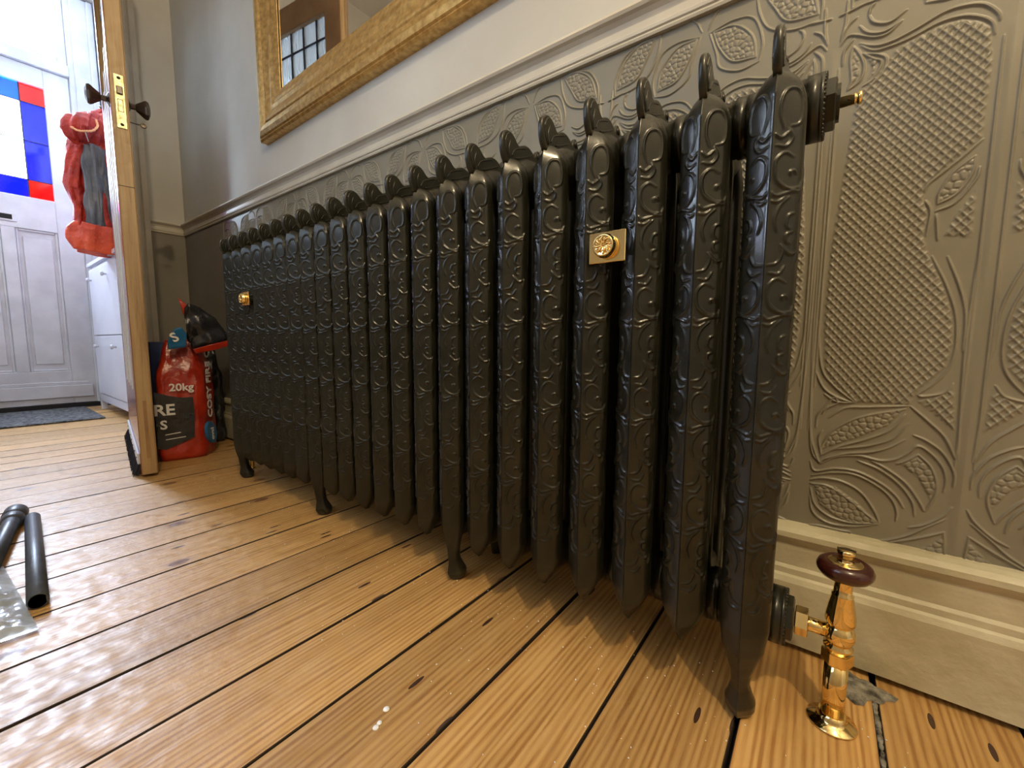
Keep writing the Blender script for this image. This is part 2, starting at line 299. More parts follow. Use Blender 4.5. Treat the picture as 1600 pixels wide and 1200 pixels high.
WL=[[(4,973),(14,974),(38,978)],[(37,961),(44,948),(61,941),(78,950)],[(38,960),(39,968),(44,974)],[(28,950),(38,937),(56,931),(74,938)],[(8,931),(16,941),(27,938),(45,928),(60,927),(74,938)],[(8,940),(15,955),(25,963)],[(12,902),(13,921),(23,935)],[(31,923),(47,910),(68,909),(87,912),(111,919),(132,918),(148,910),(159,899),(163,884)],[(30,926),(48,916),(67,915),(92,922),(114,930),(132,930),(150,924),(163,909),(166,899)],[(23,925),(31,911),(37,893),(34,875),(21,866)],[(23,924),(21,907),(24,879),(20,866)],[(34,911),(47,899),(56,891),(49,872),(37,866)],[(34,911),(53,902),(61,892),(56,873),(39,858)],[(163,760),(147,743),(130,727),(116,714),(113,704)],[(158,741),(139,724),(128,701),(127,686)],[(127,686),(144,696),(156,718),(158,741)],[(126,677),(144,685),(160,710),(163,726)],[(115,693),(121,677),(119,645)],[(127,673),(131,638)],[(127,618),(145,574),(156,536),(159,496),(155,467),(144,446),(127,427)],[(142,616),(157,573),(165,536),(166,488)],[(161,445),(152,431),(133,425),(127,427)],[(8,458),(21,429),(40,415),(59,409)],[(7,531),(16,462),(31,436),(50,418),(61,409)],[(2,632),(2,535),(4,455),(10,339),(23,308)],[(170,613),(168,502),(170,416),(173,340)],[(18,978),(19,1009),(37,1041),(70,1054),(105,1054)],[(105,1054),(99,1021),(84,993),(52,978),(18,978)],[(21,987),(34,1027),(62,1050),(96,1053)],[(96,1051),(79,1021),(60,994),(21,987)],[(96,950),(93,979),(107,1018),(136,1028),(173,1023)],[(173,1023),(161,987),(154,961),(125,946),(96,950)],[(101,958),(108,992),(133,1018),(167,1022)],[(167,1022),(156,992),(135,964),(101,958)],[(120,1055),(138,1062),(163,1051),(175,1029)],[(13,991),(12,960),(8,938)],[(-2,1032),(-7,1045),(-16,1053)],[(6,388),(10,350),(16,327),(23,311),(29,317),(53,329),(83,337),(103,347),(119,361)],[(25,308),(42,322),(69,329),(94,326),(111,331),(124,343),(133,354),(147,345),(159,329),(164,311),(163,293)],[(11,311),(18,296),(43,304),(70,304),(97,292),(115,277),(125,260)],[(14,287),(40,297),(67,299),(94,287),(111,271),(118,253),(118,239)],[(84,324),(102,315),(124,298),(139,276),(146,261)],[(69,321),(95,312),(118,294),(133,272),(137,251)],[(127,369),(142,362),(159,347),(171,322),(172,302)],[(121,410),(142,389),(159,369),(172,338)],[(30,383),(49,400),(74,404),(119,410)],[(24,324),(20,349),(24,362)],[(34,333),(60,340),(82,347),(106,361),(121,385)],[(22,420),(38,409),(58,409)],[(15,366),(16,384),(22,395),(34,415),(39,407),(27,398),(22,388)],[(132,233),(148,242),(165,259),(173,274)],[(74,192),(103,204),(130,220),(149,238),(168,255)],[(5,200),(25,207),(50,207),(69,208)],[(69,207),(57,195),(33,191),(11,196)],[(168,236),(171,195)],[(86,192),(117,207),(145,222),(169,237)],[(13,280),(29,286),(53,285),(76,273),(93,249),(100,231)],[(13,274),(37,274),(62,259),(86,240),(99,231)],[(14,267),(21,242),(41,226),(68,223),(99,230)],[(14,253),(20,228),(41,215),(71,218),(99,229)],[(22,328),(32,356),(50,376),(75,391),(116,405)],[(117,398),(102,373),(74,354),(47,340),(23,321)],[(112,324),(123,331),(134,342)],[(134,342),(148,326),(155,305),(155,286),(147,261)],[(9,430),(9,560),(9,700),(9,830),(8,900)],[(171,330),(171,500),(171,700),(171,880)],[(5,360),(5,560),(5,830)]]
RL=[[(12.4,734.0),(7.1,749.3),(8.3,764.4),(14.8,774.4),(25.3,775.6),(30.7,766.7),(31.4,749.0),(28.3,738.9),(19.0,736.0)],[(1.8,729.0),(9.8,723.8),(17.8,730.1)],[(4.6,716.2),(15.2,714.8),(21.8,723.7),(17.7,733.9)],[(25.9,703.2),(15.2,708.4),(6.0,700.8),(4.7,687.9),(10.1,675.0),(23.5,669.7),(36.8,672.3)],[(23.4,683.9),(22.0,687.8),(26.0,689.1),(28.7,685.2)],[(7.4,680.1),(15.5,672.3),(28.9,667.1),(39.5,669.7)],[(1.8,667.2),(7.5,662.0),(20.9,665.8),(28.9,667.1)],[(2.2,656.8),(10.2,655.5),(19.5,662.0)],[(11.7,622.8),(7.6,635.9),(12.9,651.6),(23.6,661.9)],[(30.4,643.7),(23.7,641.1),(21.1,630.6),(26.5,625.4)],[(29.2,622.8),(22.5,620.2),(22.6,612.3),(28.0,609.6)],[(15.9,609.6),(26.7,599.1),(34.8,600.4)],[(2.5,585.8),(13.3,588.5),(18.6,599.1),(17.2,607.0)],[(5.2,577.8),(16.1,576.5),(22.8,585.8)],[(34.9,588.5),(37.4,604.3)],[(35.6,656.7),(34.2,669.7),(38.1,680.0)],[(25.9,566.0),(15.2,571.2),(6.0,563.6),(4.7,550.7),(10.1,537.8),(23.5,532.5),(36.8,535.1)],[(23.4,546.7),(22.0,550.6),(26.0,551.9),(28.7,548.0)],[(7.4,542.9),(15.5,535.1),(28.9,529.9),(39.5,532.5)],[(1.8,530.0),(7.5,524.8),(20.9,528.6),(28.9,529.9)],[(2.2,519.6),(10.2,518.3),(19.5,524.8)],[(11.7,485.6),(7.6,498.7),(12.9,514.4),(23.6,524.7)],[(30.4,506.5),(23.7,503.9),(21.1,493.4),(26.5,488.2)],[(29.2,485.6),(22.5,483.0),(22.6,475.1),(28.0,472.4)],[(15.9,472.4),(26.7,461.9),(34.8,463.2)],[(2.5,448.6),(13.3,451.3),(18.6,461.9),(17.2,469.8)],[(5.2,440.6),(16.1,439.3),(22.8,448.6)],[(34.9,451.3),(37.4,467.1)],[(35.6,519.5),(34.2,532.5),(38.1,542.8)],[(25.9,428.8),(15.2,434.0),(6.0,426.4),(4.7,413.5),(10.1,400.6),(23.5,395.3),(36.8,397.9)],[(23.4,409.5),(22.0,413.4),(26.0,414.7),(28.7,410.8)],[(7.4,405.7),(15.5,397.9),(28.9,392.7),(39.5,395.3)],[(1.8,392.8),(7.5,387.6),(20.9,391.4),(28.9,392.7)],[(2.2,382.4),(10.2,381.1),(19.5,387.6)],[(11.7,348.4),(7.6,361.5),(12.9,377.2),(23.6,387.5)],[(30.4,369.3),(23.7,366.7),(21.1,356.2),(26.5,351.0)],[(29.2,348.4),(22.5,345.8),(22.6,337.9),(28.0,335.2)],[(15.9,335.2),(26.7,324.7),(34.8,326.0)],[(2.5,311.4),(13.3,314.1),(18.6,324.7),(17.2,332.6)],[(5.2,303.4),(16.1,302.1),(22.8,311.4)],[(34.9,314.1),(37.4,329.9)],[(35.6,382.3),(34.2,395.3),(38.1,405.6)],[(25.9,291.6),(15.2,296.8),(6.0,289.2),(4.7,276.3),(10.1,263.4),(23.5,258.1),(36.8,260.7)],[(23.4,272.3),(22.0,276.2),(26.0,277.5),(28.7,273.6)],[(7.4,268.5),(15.5,260.7),(28.9,255.5),(39.5,258.1)],[(1.8,255.6),(7.5,250.4),(20.9,254.2),(28.9,255.5)],[(2.2,245.2),(10.2,243.9),(19.5,250.4)],[(11.7,211.2),(7.6,224.3),(12.9,240.0),(23.6,250.3)],[(30.4,232.1),(23.7,229.5),(21.1,219.0),(26.5,213.8)],[(29.2,211.2),(22.5,208.6),(22.6,200.7),(28.0,198.0)],[(15.9,198.0),(26.7,187.5),(34.8,188.8)],[(2.5,174.2),(13.3,176.9),(18.6,187.5),(17.2,195.4)],[(5.2,166.2),(16.1,164.9),(22.8,174.2)],[(34.9,176.9),(37.4,192.7)],[(35.6,245.1),(34.2,258.1),(38.1,268.4)]]
# ================================================================ SETTING
FX0, FX1, FY0, FY1, CZ = -4.42, 1.80, -1.15, .24, 2.95
# floor: joists void under separate boards
floor = G().box(FX0-.2, FX1, FY0-.1, FY1+.05, -.06, -.022).box(FX0-.2, FX1, FY1-.003, FY1+.05, -.022, -.0015).box(FX0-.2, FX1, FY0-.1, FY0+.001, -.022, -.0015).box(FX0-.2, FX0+.1, FY0, FY1, -.022, -.0015).obj('floor', M['dark']); tag(floor, kind='structure')
gaps = [.149-.1495*k for k in range(31)]; gaps = [1.646, 1.497, 1.347, 1.198, 1.048, .899, .749, .60, .45, .30]+gaps
gaps = [g+(0 if abs(g) < 1 else rng.uniform(-.004, .004)) for g in gaps]
for k in range(len(gaps)-1):
    x1, x0 = gaps[k], gaps[k+1]; gp = {9: .0060, 10: .0040, 12: .0032, 13: .0052, 14: .0036, 15:.0055}.get(k, float(rng.uniform(.0026, .0044)))
    wd = x1-x0-gp; zz = float(rng.uniform(-.0012, .0004))
    if x1 < -4.25: pass
    # gaps widen and narrow a little along a board
    ys = np.linspace(FY0, FY1-.004, 15); wob = .0010*np.sin(ys*rng.uniform(4, 9)+rng.uniform(0, 6)); b = .0011
    V = []; F = []
    for y, q in zip(ys, wob):
        xa, xb = -wd/2+q, wd/2-abs(q)*.6
        V += [(xa, y, -.022), (xa, y, -b), (xa+b, y, 0), (xb-b, y, 0), (xb, y, -b), (xb, y, -.022)]
    for i in range(len(ys)-1):
        for j in range(5): a = i*6+j; F.append((a, a+6, a+7, a+1))
    F += [(0,1,2,3,4,5), tuple(range((len(ys)-1)*6, len(ys)*6))[::-1]]
    fb = G().add(V, F).obj('floorboard', M['floor'], floor, ((x0+x1)/2, 0, zz)); fb.data.materials.append(M['grime'])
    for pl in fb.data.polygons:
        if abs(pl.normal.z) < .9: pl.material_index = 1
# ceiling and walls
tag(G().box(FX0-.2, FX1+.1, FY0-.1, FY1+.1, CZ, CZ+.1).obj('ceiling', M['ceil']), kind='structure')
wall_back = G().box(-2.86, FX1, .2435, .34, 0, CZ).obj('wall_back', M['cream']); tag(wall_back, kind='structure')
tag(G().box(FX1, FX1+.1, FY0, .34, 0, CZ).obj('wall_right', M['cream']), kind='structure')
g = G(); Wx0, Wx1, Wz0, Wz1 = -1.45, -.45, 1.05, 2.05
for a in ((FX0-.2, Wx0, 0, CZ), (Wx1, FX1+.1, 0, CZ), (Wx0, Wx1, 0, Wz0), (Wx0, Wx1, Wz1, CZ)): g.box(a[0], a[1], FY0-.12, FY0, a[2], a[3])
tag(g.obj('wall_front', M['cream']), kind='structure')
w2 = empty('window_2', (Wx0, FY0, Wz0)); tag(w2, kind='structure')
g = G()
for a in ((-.07, 0, -.07, 1.07), (1.0, 1.07, -.07, 1.07), (0, 1, -.07, 0), (0, 1, 1.0, 1.07)): g.box(a[0], a[1], -.06, .02, a[2], a[3], .004)
g.obj('window_frame', M['white'], w2)
for k in range(2): G().box(.002+.5*k, .498+.5*k, -.075, -.07, .0, 1.0).obj('pane', M['clear'], w2)
G().box(.49, .51, -.08, -.06, 0, 1).obj('glazing_bar', M['white'], w2)
# wall between hall and vestibule (short return beside the inner doorway), with the part over the door
g = G().box(-2.96, -2.86, .085, .34, 0, CZ).box(-2.96, -2.86, -.98, .085, 2.27, CZ).box(-2.96, -2.86, FY0, -.98, 0, CZ)
wl = g.obj('wall_left', M['cream']); tag(wl, kind='structure')
G().box(-2.8605, -2.857, .085, .2435, .2, 1.085).obj('painted_dado', M['taupe'], wl)
tr = empty('trim_1', (-2.86, 0, 0)); tag(tr, kind='structure')          # casing of the inner doorway
prof = [(0, .088), (0, .006), (.012, .006), (.016, .050), (.012, .060), (.020, .066), (.022, .088)]
G().add([(x, y, z) for z in (0, 2.27) for x, y in prof], [tuple(range(7)), tuple(range(7, 14))[::-1]]+[(i, i+7, (i+1)%7+7, (i+1)%7) for i in range(7)]).obj('door_casing', M['trim'], tr)
G().box(-.10, 0, .0, .085, 0, 2.27, .003).obj('door_jamb', M['trim'], tr)
G().box(-.10, .012, -.98, .04, 2.21, 2.27, .003).obj('door_head', M['trim'], tr)
G().box(-.10, .012, -.985, -.94, 0, 2.21, .003).obj('door_jamb', M['trim'], tr)
# vestibule sides
tag(G().box(-4.6, -2.96, .20, .34, 0, CZ).obj('wall_vestibule', M['white']), kind='structure')
# front wall around the street door
g = G(); DY0, DY1 = -.865, .065
g.box(-4.52, -4.415, DY1, .34, 0, CZ).box(-4.52, -4.415, FY0-.1, DY0, 0, CZ).box(-4.52, -4.415, DY0, DY1, 2.93, CZ)
tag(g.obj('wall_street', M['white']), kind='structure')

# ---- embossed dado paper: one repeat, mirrored about the stem, hung in panels
mm_ = .001
def emboss(scale_n=180, zn=880):
    W2 = .18; z0, z1 = .190, 1.082
    u = np.linspace(0, W2, scale_n+1); z = np.linspace(z0, z1, zn); U, Z = np.meshgrid(u, z)
    wl_ = [[(a*mm_, b*mm_) for a, b in l] for l in WL]; H = np.zeros_like(U)
    # diamond net
    a = U/.0104+Z/.0128; b = U/.0104-Z/.0128; fa = np.abs((a+.5)%1-.5); fb = np.abs((b+.5)%1-.5)
    net = np.maximum(np.exp(-(fa/.15)**2), np.exp(-(fb/.15)**2))
    net = .25+.75*net+.25*np.exp(-(fa/.15)**2-(fb/.15)**2)
    reg = np.zeros(U.shape, bool); fade = np.zeros_like(U)
    for poly in [POLYL]+POLYT:
        P = [(p*mm_, q*mm_) for p, q in poly]; k = inside(U, Z, P); reg |= k; fade = np.where(k, np.maximum(fade, np.clip(edge_dist(U, Z, P)/.004, 0, 1)), fade)
    H = np.where(reg, (net*.0024)*fade, 0)
    # seeds in the pods
    gx = .0085; cu = np.arange(-1, 24)*gx; cz = np.arange(-1, 112)*gx+z0
    P = np.array([(x+rng.uniform(-.3, .3)*gx+(.5*gx if j%2 else 0), y+rng.uniform(-.3, .3)*gx) for j, y in enumerate(cz) for x in cu])
    for poly in BEADS:
        Q = [(p*mm_, q*mm_) for p, q in poly]; k = inside(U, Z, Q)
        if not k.any(): continue
        x = U[k]; y = Z[k]; d = np.hypot(x[:, None]-P[None, :, 0], y[:, None]-P[None, :, 1]); d.partition(1, 1); e = d[:, 1]-d[:, 0]
        H[k] = 0.0021*np.clip(e/.0035, 0, 1)**.6*np.clip(edge_dist(x, y, Q)/.0025, 0, 1)
    r = ridge_field(U, Z, wl_, .00135); H = np.maximum(H, r*.0028)
    # leaf and pod bodies stand slightly proud, tall stems are rounded bands
    stem = (.55+.45*np.cos(np.clip(U/.010, 0, 1)*PI))*.0012*np.clip((Z-.33)/.1, 0, 1)*np.clip((.93-Z)/.05, 0, 1)*(U < .010)
    v = W2-U; st2 = (.55+.45*np.cos(np.clip(v/.009, 0, 1)*PI))*.0012*np.clip((Z-.19)/.02, 0, 1)*np.clip((.90-Z)/.05, 0, 1)*(v < .009)
    H = np.maximum(H, np.maximum(stem, st2))
    Uf = np.hstack([-U[:, :0:-1], U]); Hf = np.hstack([H[:, :0:-1], H]); Zf = np.hstack([Z[:, :0:-1], Z])
    V = np.stack([Uf, -Hf, Zf], -1)
    return grid_mesh('embossed_panel', V)
emb = emboss()
for k in range(-6, 3):
    x = .043+.36*k
    o = link('embossed_panel', emb, M['wallpaper'], wall_back, (x, .2420, 0))
G().box(-2.86, .043-.36*6-.18, .2405, .2436, .19, 1.085).obj('painted_dado', M['taupe'], wall_back)

# ---- mouldings, swept along x or y
def sweep(prof, a, b, name, m, parent=None):
    """prof: (out, up) outline; a, b: ((x, y, dz), outward (nx, ny)) ends"""
    n = len(prof); V = []
    for (x, y, dz), (nx, ny) in (a, b): V += [(x+nx*o, y+ny*o, u+dz) for o, u in prof]
    return G().add(V, [tuple(range(n))[::-1], tuple(range(n, 2*n))]+[(i, (i+1)%n, n+(i+1)%n, n+i) for i in range(n)]).obj(name, m, parent)
rail = [(0, 1.060), (.010, 1.060), (.012, 1.064), (.010, 1.068), (.013, 1.070), (.014, 1.075), (.011, 1.078), (.011, 1.090), (.014, 1.098), (.020, 1.104), (.026, 1.107), (.029, 1.112), (.027, 1.118), (.020, 1.121), (0, 1.122)]
t2 = empty('trim_2', (0, 0, 0)); tag(t2, kind='structure')
sweep(rail, ((-2.86, .2436, .019), (0, -1)), ((1.8, .2436, -.022), (0, -1)), 'dado_rail', M['trim'], t2)
sweep(rail, ((-2.86, .088, .019), (1, 0)), ((-2.86, .2436, .019), (1, 0)), 'dado_rail', M['trim'], t2)
sk = [(0, .006), (.030, .006), (.030, .108), (.026, .116), (.022, .119), (.0215, .128), (.018, .133), (.018, .160), (.0175, .168), (.022, .174), (.026, .182), (.025, .190), (.018, .196), (.010, .200), (0, .202)]
bb = empty('baseboard_back', (0, 0, 0)); tag(bb, kind='structure')
sweep(sk, ((-2.86, .2436, .004), (0, -1)), ((1.8, .2436, .004), (0, -1)), 'skirting_board', M['skirt'], bb)
bl = empty('baseboard_left', (0, 0, 0)); tag(bl, kind='structure')
sweep(sk, ((-2.86, .088, .004), (1, 0)), ((-2.86, .2436, .004), (1, 0)), 'skirting_board', M['trim'], bl)

# ---- street door (door_1), its frame and fanlight
X = -4.40
d1 = empty('door_1', (X, -.40, 0)); tag(d1, kind='structure')
def dbox(name, y0, y1, z0, z1, x0=-.045, x1=0, m='white', b=.003, parent=None): return G().box(x0, x1, y0, y1, z0, z1, b).obj(name, M[m], parent or d1)
dbox('stile', .315, .440, .03, 2.36); dbox('stile', -.440, -.315, .03, 2.36)
dbox('top_rail', -.315, .315, 2.235, 2.36); dbox('lock_rail', -.315, .315, 1.26, 1.48); dbox('bottom_rail', -.315, .315, .03, .27); dbox('muntin', .052, .115, .27, 1.26); dbox('muntin', -.115, -.052, .27, 1.26)
for y0, y1 in ((.115, .315), (-.052, .052), (-.315, -.115)):
    p = dbox('panel', y0, y1, .27, 1.26, -.040, -.022)
    g = G(); 
    for a in ((y0, y0+.014, .27, 1.26), (y1-.014, y1, .27, 1.26), (y0+.014, y1-.014, .27, .284), (y0+.014, y1-.014, 1.246, 1.26)): g.box(-.022, -.008, *a, .004)
    g.box(-.022, -.014, y0+.03, y1-.03, .32, 1.21, .006)
    g.obj('panel_moulding', M['white'], p)
dbox('weather_bar', -.435, .42, .075, .165, 0, .016); dbox('weather_bar', -.42, .40, .165, .19, 0, .008)
lb = dbox('letter_plate', -.12, .130, 1.295, 1.352, 0, .008); G().box(.008, .0095, -.10, .108, 1.308, 1.340).obj('letter_flap', M['dark'], lb)
G().box(-.05, .02, -.45, .45, 0, .028).obj('threshold', M['dark'], d1)
yb = [-.315, -.200, .200, .315]; zb = [1.48, 1.60, 2.115, 2.235]
pane = lambda y0, y1, z0, z1, m: G().box(-.026, -.022, y0, y1, z0, z1).obj('glass_pane', M[m], d1)
for i, j, m in ((0,0,'ruby'), (2,0,'ruby'), (0,2,'ruby'), (2,2,'ruby'), (1,0,'blue'), (1,2,'cyan')): pane(yb[i], yb[i+1], zb[j], zb[j+1], m)
for i in (0, 2): pane(yb[i], yb[i+1], 1.60, 1.86, 'blue'); pane(yb[i], yb[i+1], 1.86, 2.115, 'blue')
pane(-.20, .20, 1.60, 1.86, 'clear'); pane(-.20, .20, 1.86, 2.115, 'clear')
G().add([(-.0215, (.095)*math.cos(a), 1.86+.11*math.sin(a)) for a in np.linspace(0, 2*PI, 24, endpoint=False)]+[(-.0195, (.095)*math.cos(a), 1.86+.11*math.sin(a)) for a in np.linspace(0, 2*PI, 24, endpoint=False)], [tuple(range(24)), tuple(range(24, 48))[::-1]]+[(i, i+24, (i+1)%24+24, (i+1)%24) for i in range(24)]).obj('glass_medallion', M['ruby'], d1)
for y in (-.20, .20): G().box(-.021, -.017, y-.0035, y+.0035, 1.48, 2.235).obj('lead_came', M['came'], d1)
for z in (1.60, 2.115): G().box(-.021, -.017, -.315, .315, z-.0035, z+.0035).obj('lead_came', M['came'], d1)
for s in (-1, 1): G().box(-.021, -.017, min(s*.095, s*.315), max(s*.095, s*.315), 1.8565, 1.8635).obj('lead_came', M['came'], d1)
t3 = empty('trim_3', (X, -.40, 0)); tag(t3, kind='structure')
for s in (-1, 1):
    y0, y1 = sorted((s*.444, s*.485)); G().box(-.09, .012, y0, y1, 0, 2.93, .004).obj('door_jamb', M['white'], t3)
    y0, y1 = sorted((s*.475, s*.590)); g = G().box(-.014, .026, y0, y1, 0, 2.93, .006); y0, y1 = sorted((s*.56, s*.595)); g.box(.02, .040, y0, y1, 0, 2.93, .006); g.obj('architrave', M['white'], t3)
G().box(-.09, .03, -.444, .444, 2.365, 2.44, .005).obj('transom', M['white'], t3)
w1 = empty('window_1', (X, -.40, 2.44)); tag(w1, kind='structure')
g = G()
for a in ((-.444, -.395, 0, .49), (.395, .444, 0, .49), (-.395, .395, 0, .05), (-.395, .395, .44, .49)): g.box(-.05, .0, *a, .004)
g.obj('window_frame', M['white'], w1)
for k in range(3): G().box(-.03, -.026, -.395+.2633*k, -.395+.2633*(k+1), .05, .44).obj('glass_pane', M['clear'], w1)
for k in (1, 2): G().box(-.026, -.021, -.397+.2633*k, -.393+.2633*k, .05, .44).obj('lead_came', M['came'], w1)

# ---- inner door (door_2) standing open towards the radiator
e = Vector((-.99, .150, 0)).normalized(); ang = math.atan2(e.y, e.x)
d2 = empty('door_2', (-1.87, -.165, .012), ang); tag(d2, kind='structure')
T = .042
def leaf(name, x0, x1, z0, z1, y0=0, y1=T, m='doorwood', b=.002, parent=None): return G().box(x0, x1, y0, y1, z0, z1, b).obj(name, M[m], parent or d2)
leaf('stile', 0, .11, 0, 2.20); leaf('stile', .885, .985, 0, 2.20)
leaf('top_rail', .11, .885, 2.075, 2.20); leaf('lock_rail', .11, .885, 1.24, 1.50); leaf('bottom_rail', .11, .885, 0, .30)
leaf('panel', .11, .885, .30, 1.24, .014, .028)
leaf('face_skin', .003, .982, .0, 2.196, -.0012, 0, 'doorhall', 0).hide_render = False
bpy.data.objects.remove(bpy.data.objects['face_skin'])
for x0, x1, z0, z1 in ((.001, .11, .001, 2.199), (.885, .984, .001, 2.199), (.11, .885, 2.075, 2.199), (.11, .885, 1.24, 1.50), (.11, .885, .001, .30)):
    G().box(x0, x1, -.0015, 0, z0, z1).obj('varnish_face', M['doorhall'], d2); G().box(x0, x1, T, T+.0015, z0, z1).obj('gloss_face', M['doorpaint'], d2)
for k in range(4):
    x = .13+.185*k
    G().box(x, x+.028, T-.012, T+.0045, .30, 1.50, .002).obj('lit_moulding', M['white'], d2)  # glossy mouldings coloured white to stand in for the bright reflection along them
xs = [.11, .195, .297, .395, .493, .591, .689, .787, .885]; zs = [1.50, 1.70, 1.84-.0, 1.975, 2.075]
xs = [.11, .195, .297, .395, .493, .591, .689, .787, .885]; zs = [1.50, 1.66, 1.82, 1.975, 2.075]
for i in range(8):
    for j in range(4): G().box(xs[i], xs[i+1], .018, .022, zs[j], zs[j+1]).obj('glass_pane', M['rolled'], d2)
for x in xs[1:-1]: G().box(x-.004, x+.004, .015, .025, 1.50, 2.075).obj('lead_came', M['came'], d2)
for z in zs[1:-1]: G().box(.11, .885, .0145, .0255, z-.004, z+.004).obj('lead_came', M['came'], d2)
lp = G().box(-.003, .0, .006, .032, 1.193, 1.363, .001).obj('lock_plate', M['oldbrass'], d2)
G().lathe([(.0001, -.0042), (.004, -.004), (.005, -.003)], (0, .019, 1.352), 'x', 12).obj('screw', M['dark'], lp)
G().lathe([(.0001, -.0042), (.004, -.004), (.005, -.003)], (0, .019, 1.205), 'x', 12).obj('screw', M['dark'], lp)
G().box(-.009, -.003, .011, .027, 1.300, 1.325, .002).obj('latch_bolt', M['bronze'], lp)
g = G(); 
for a in ((.012, .0135, 1.245, 1.285), (.0245, .026, 1.245, 1.285), (.0135, .0245, 1.245, 1.2465), (.0135, .0245, 1.2835, 1.285)): g.box(-.0036, -.003, *a)
g.obj('dead_bolt', M['dark'], lp)
for s, y in ((-1, 0), (1, T)):
    kb = G().lathe([(.024, 0), (.024, .003*s), (.018, .006*s), (.010, .010*s), (.009, .022*s), (.013, .024*s), (.016, .028*s), (.031, .046*s), (.033, .050*s), (.030, .056*s), (.016, .061*s), (.0001, .062*s)], (.060, y, 1.298), 'y', 8, smooth=False).obj('door_knob', M['bronze'], d2)
    kb.rotation_euler[1] = 0
ky = G().tube([(.060, -.0, 1.243), (.060, -.03, 1.243)], .0022, 8).lathe([(.0062+.0028*math.cos(a), .0024*math.sin(a)) for a in np.linspace(0, 2*PI, 11)], (.060, -.040, 1.243), 'x', 14).obj('key', M['bronze'], d2)
leaf('tenon_end', -.0006, .0, .06, .27, .016, .026, 'doorhall', 0)
G().box(-.0004, .0005, 0, T, 1.005, 1.007).obj('split_line', M['dark'], d2)
br = G().box(.03, .93, T+.0015, T+.010, .035, .075, .002).obj('draught_strip', M['white'], d2)
for k in range(7): G().lathe([(.004, 0), (.003, .0015), (.0001, .002)], (.06+.13*k, T+.010, .056), 'y', 10).obj('screw', M['dark'], br)
g = G()
for k in range(900):
    x = .03+.9*k/900; g.tube([(x, T+.006, .037), (x+rng.uniform(-.006, .006), T+.010+rng.uniform(0, .018), -.008)], [.0011, .0007], 3, cap=False)
b = g.obj('bristles', M['bristle'], d2); b['kind'] = 'stuff'
# ================================================================ RADIATOR
# front column: a blunt V in plan, both faces carrying the same scroll relief
RLm = [[(a*mm_, b*mm_) for a, b in l] for l in RL]
# edge fillets and the leaf fans low down that repeat down the face
def column(foot):
    z0 = 0.0 if foot else .078; z1 = .803
    z = np.concatenate([np.linspace(z0, .10, 50 if foot else 30)[:-1], np.linspace(.10, .745, 470)[:-1], np.linspace(.745, z1, 46)])
    key = np.array([(0, -.0082), (.0009, -.0079), (.010, -.0012), (.0195, .0055), (.0245, .0095), (.0278, .0145), (.0290, .021), (.0275, .029), (.0225, .0355), (.014, .0395), (.004, .041)])
    fine = np.vstack([key[:2], spline(key[1:], 16)[1:]]); al = np.concatenate([[0], np.cumsum(np.hypot(*np.diff(fine, axis=0).T))])
    tt = np.concatenate([[0, .0009], np.linspace(.0018, .044, 33), np.linspace(.046, al[-1], 6)])
    rx = np.interp(tt, al, fine[:, 0]); ry = np.interp(tt, al, fine[:, 1])
    tx = np.gradient(rx, tt); ty = np.gradient(ry, tt); nn = np.hypot(tx, ty); nx = ty/nn; ny = -tx/nn
    U, Z = np.meshgrid(tt, z)
    H = ridge_field(U, Z, RLm, .00125)
    edge = np.exp(-((U-.0022)/.0006)**2)*.22*(Z > .10)*(Z < .77)      # fine bead beside the arris
    bumpy = H*.0021*np.clip((U-.0012)/.0016, 0, 1)*np.clip((.044-U)/.004, 0, 1)-edge*.0018
    # silhouette scaling along the height
    def w(zz):
        o = np.ones_like(zz)
        t = np.clip((zz-.752)/(z1-.752), 0, 1); o = np.where(zz > .752, np.sqrt(np.clip(1-t**2.3, .012, 1)), o)
        if foot:
            t = np.interp(zz, [0, .003, .010, .022, .034, .050, .066, .085, .105, .135], [.34, .50, .62, .64, .50, .38, .42, .62, .84, 1]); o = np.where(zz < .15, t, o)
        else:
            t = np.clip((.135-zz)/(.135-.078), 0, 1); o = np.where(zz < .135, np.clip(1-t**1.45, .03, 1), o)
        return o
    W = w(z)[:, None]; yc = .016
    XX = rx[None]*W+nx[None]*bumpy
    wy = np.where(z > .745, 1-.0*z, 1)[:, None]
    sy = np.where(z[:, None] > .77, 1-.35*((z[:, None]-.77)/.033)**2, 1.)
    if foot: sy = np.minimum(sy, np.interp(z, [0, .005, .02, .045, .08, .13], [.50, .75, .95, .60, .62, 1])[:, None])
    else: sy = np.where(z[:, None] < .11, np.clip(1-.75*((.11-z[:, None])/.032)**1.6, .2, 1), sy)
    shift = np.interp(z, [0, .02, .05, .10], [.016, .012, .006, 0])[:, None] if foot else np.interp(z, [.078, .11], [.006, 0])[:, None]
    YY = yc+(ry[None]-yc)*sy+ny[None]*bumpy+shift
    ZZ = np.repeat(z[:, None], len(rx), 1)
    full = np.stack([np.concatenate([XX, -XX[:, ::-1]], 1), np.concatenate([YY, YY[:, ::-1]], 1), np.concatenate([ZZ, ZZ], 1)], -1)
    return full
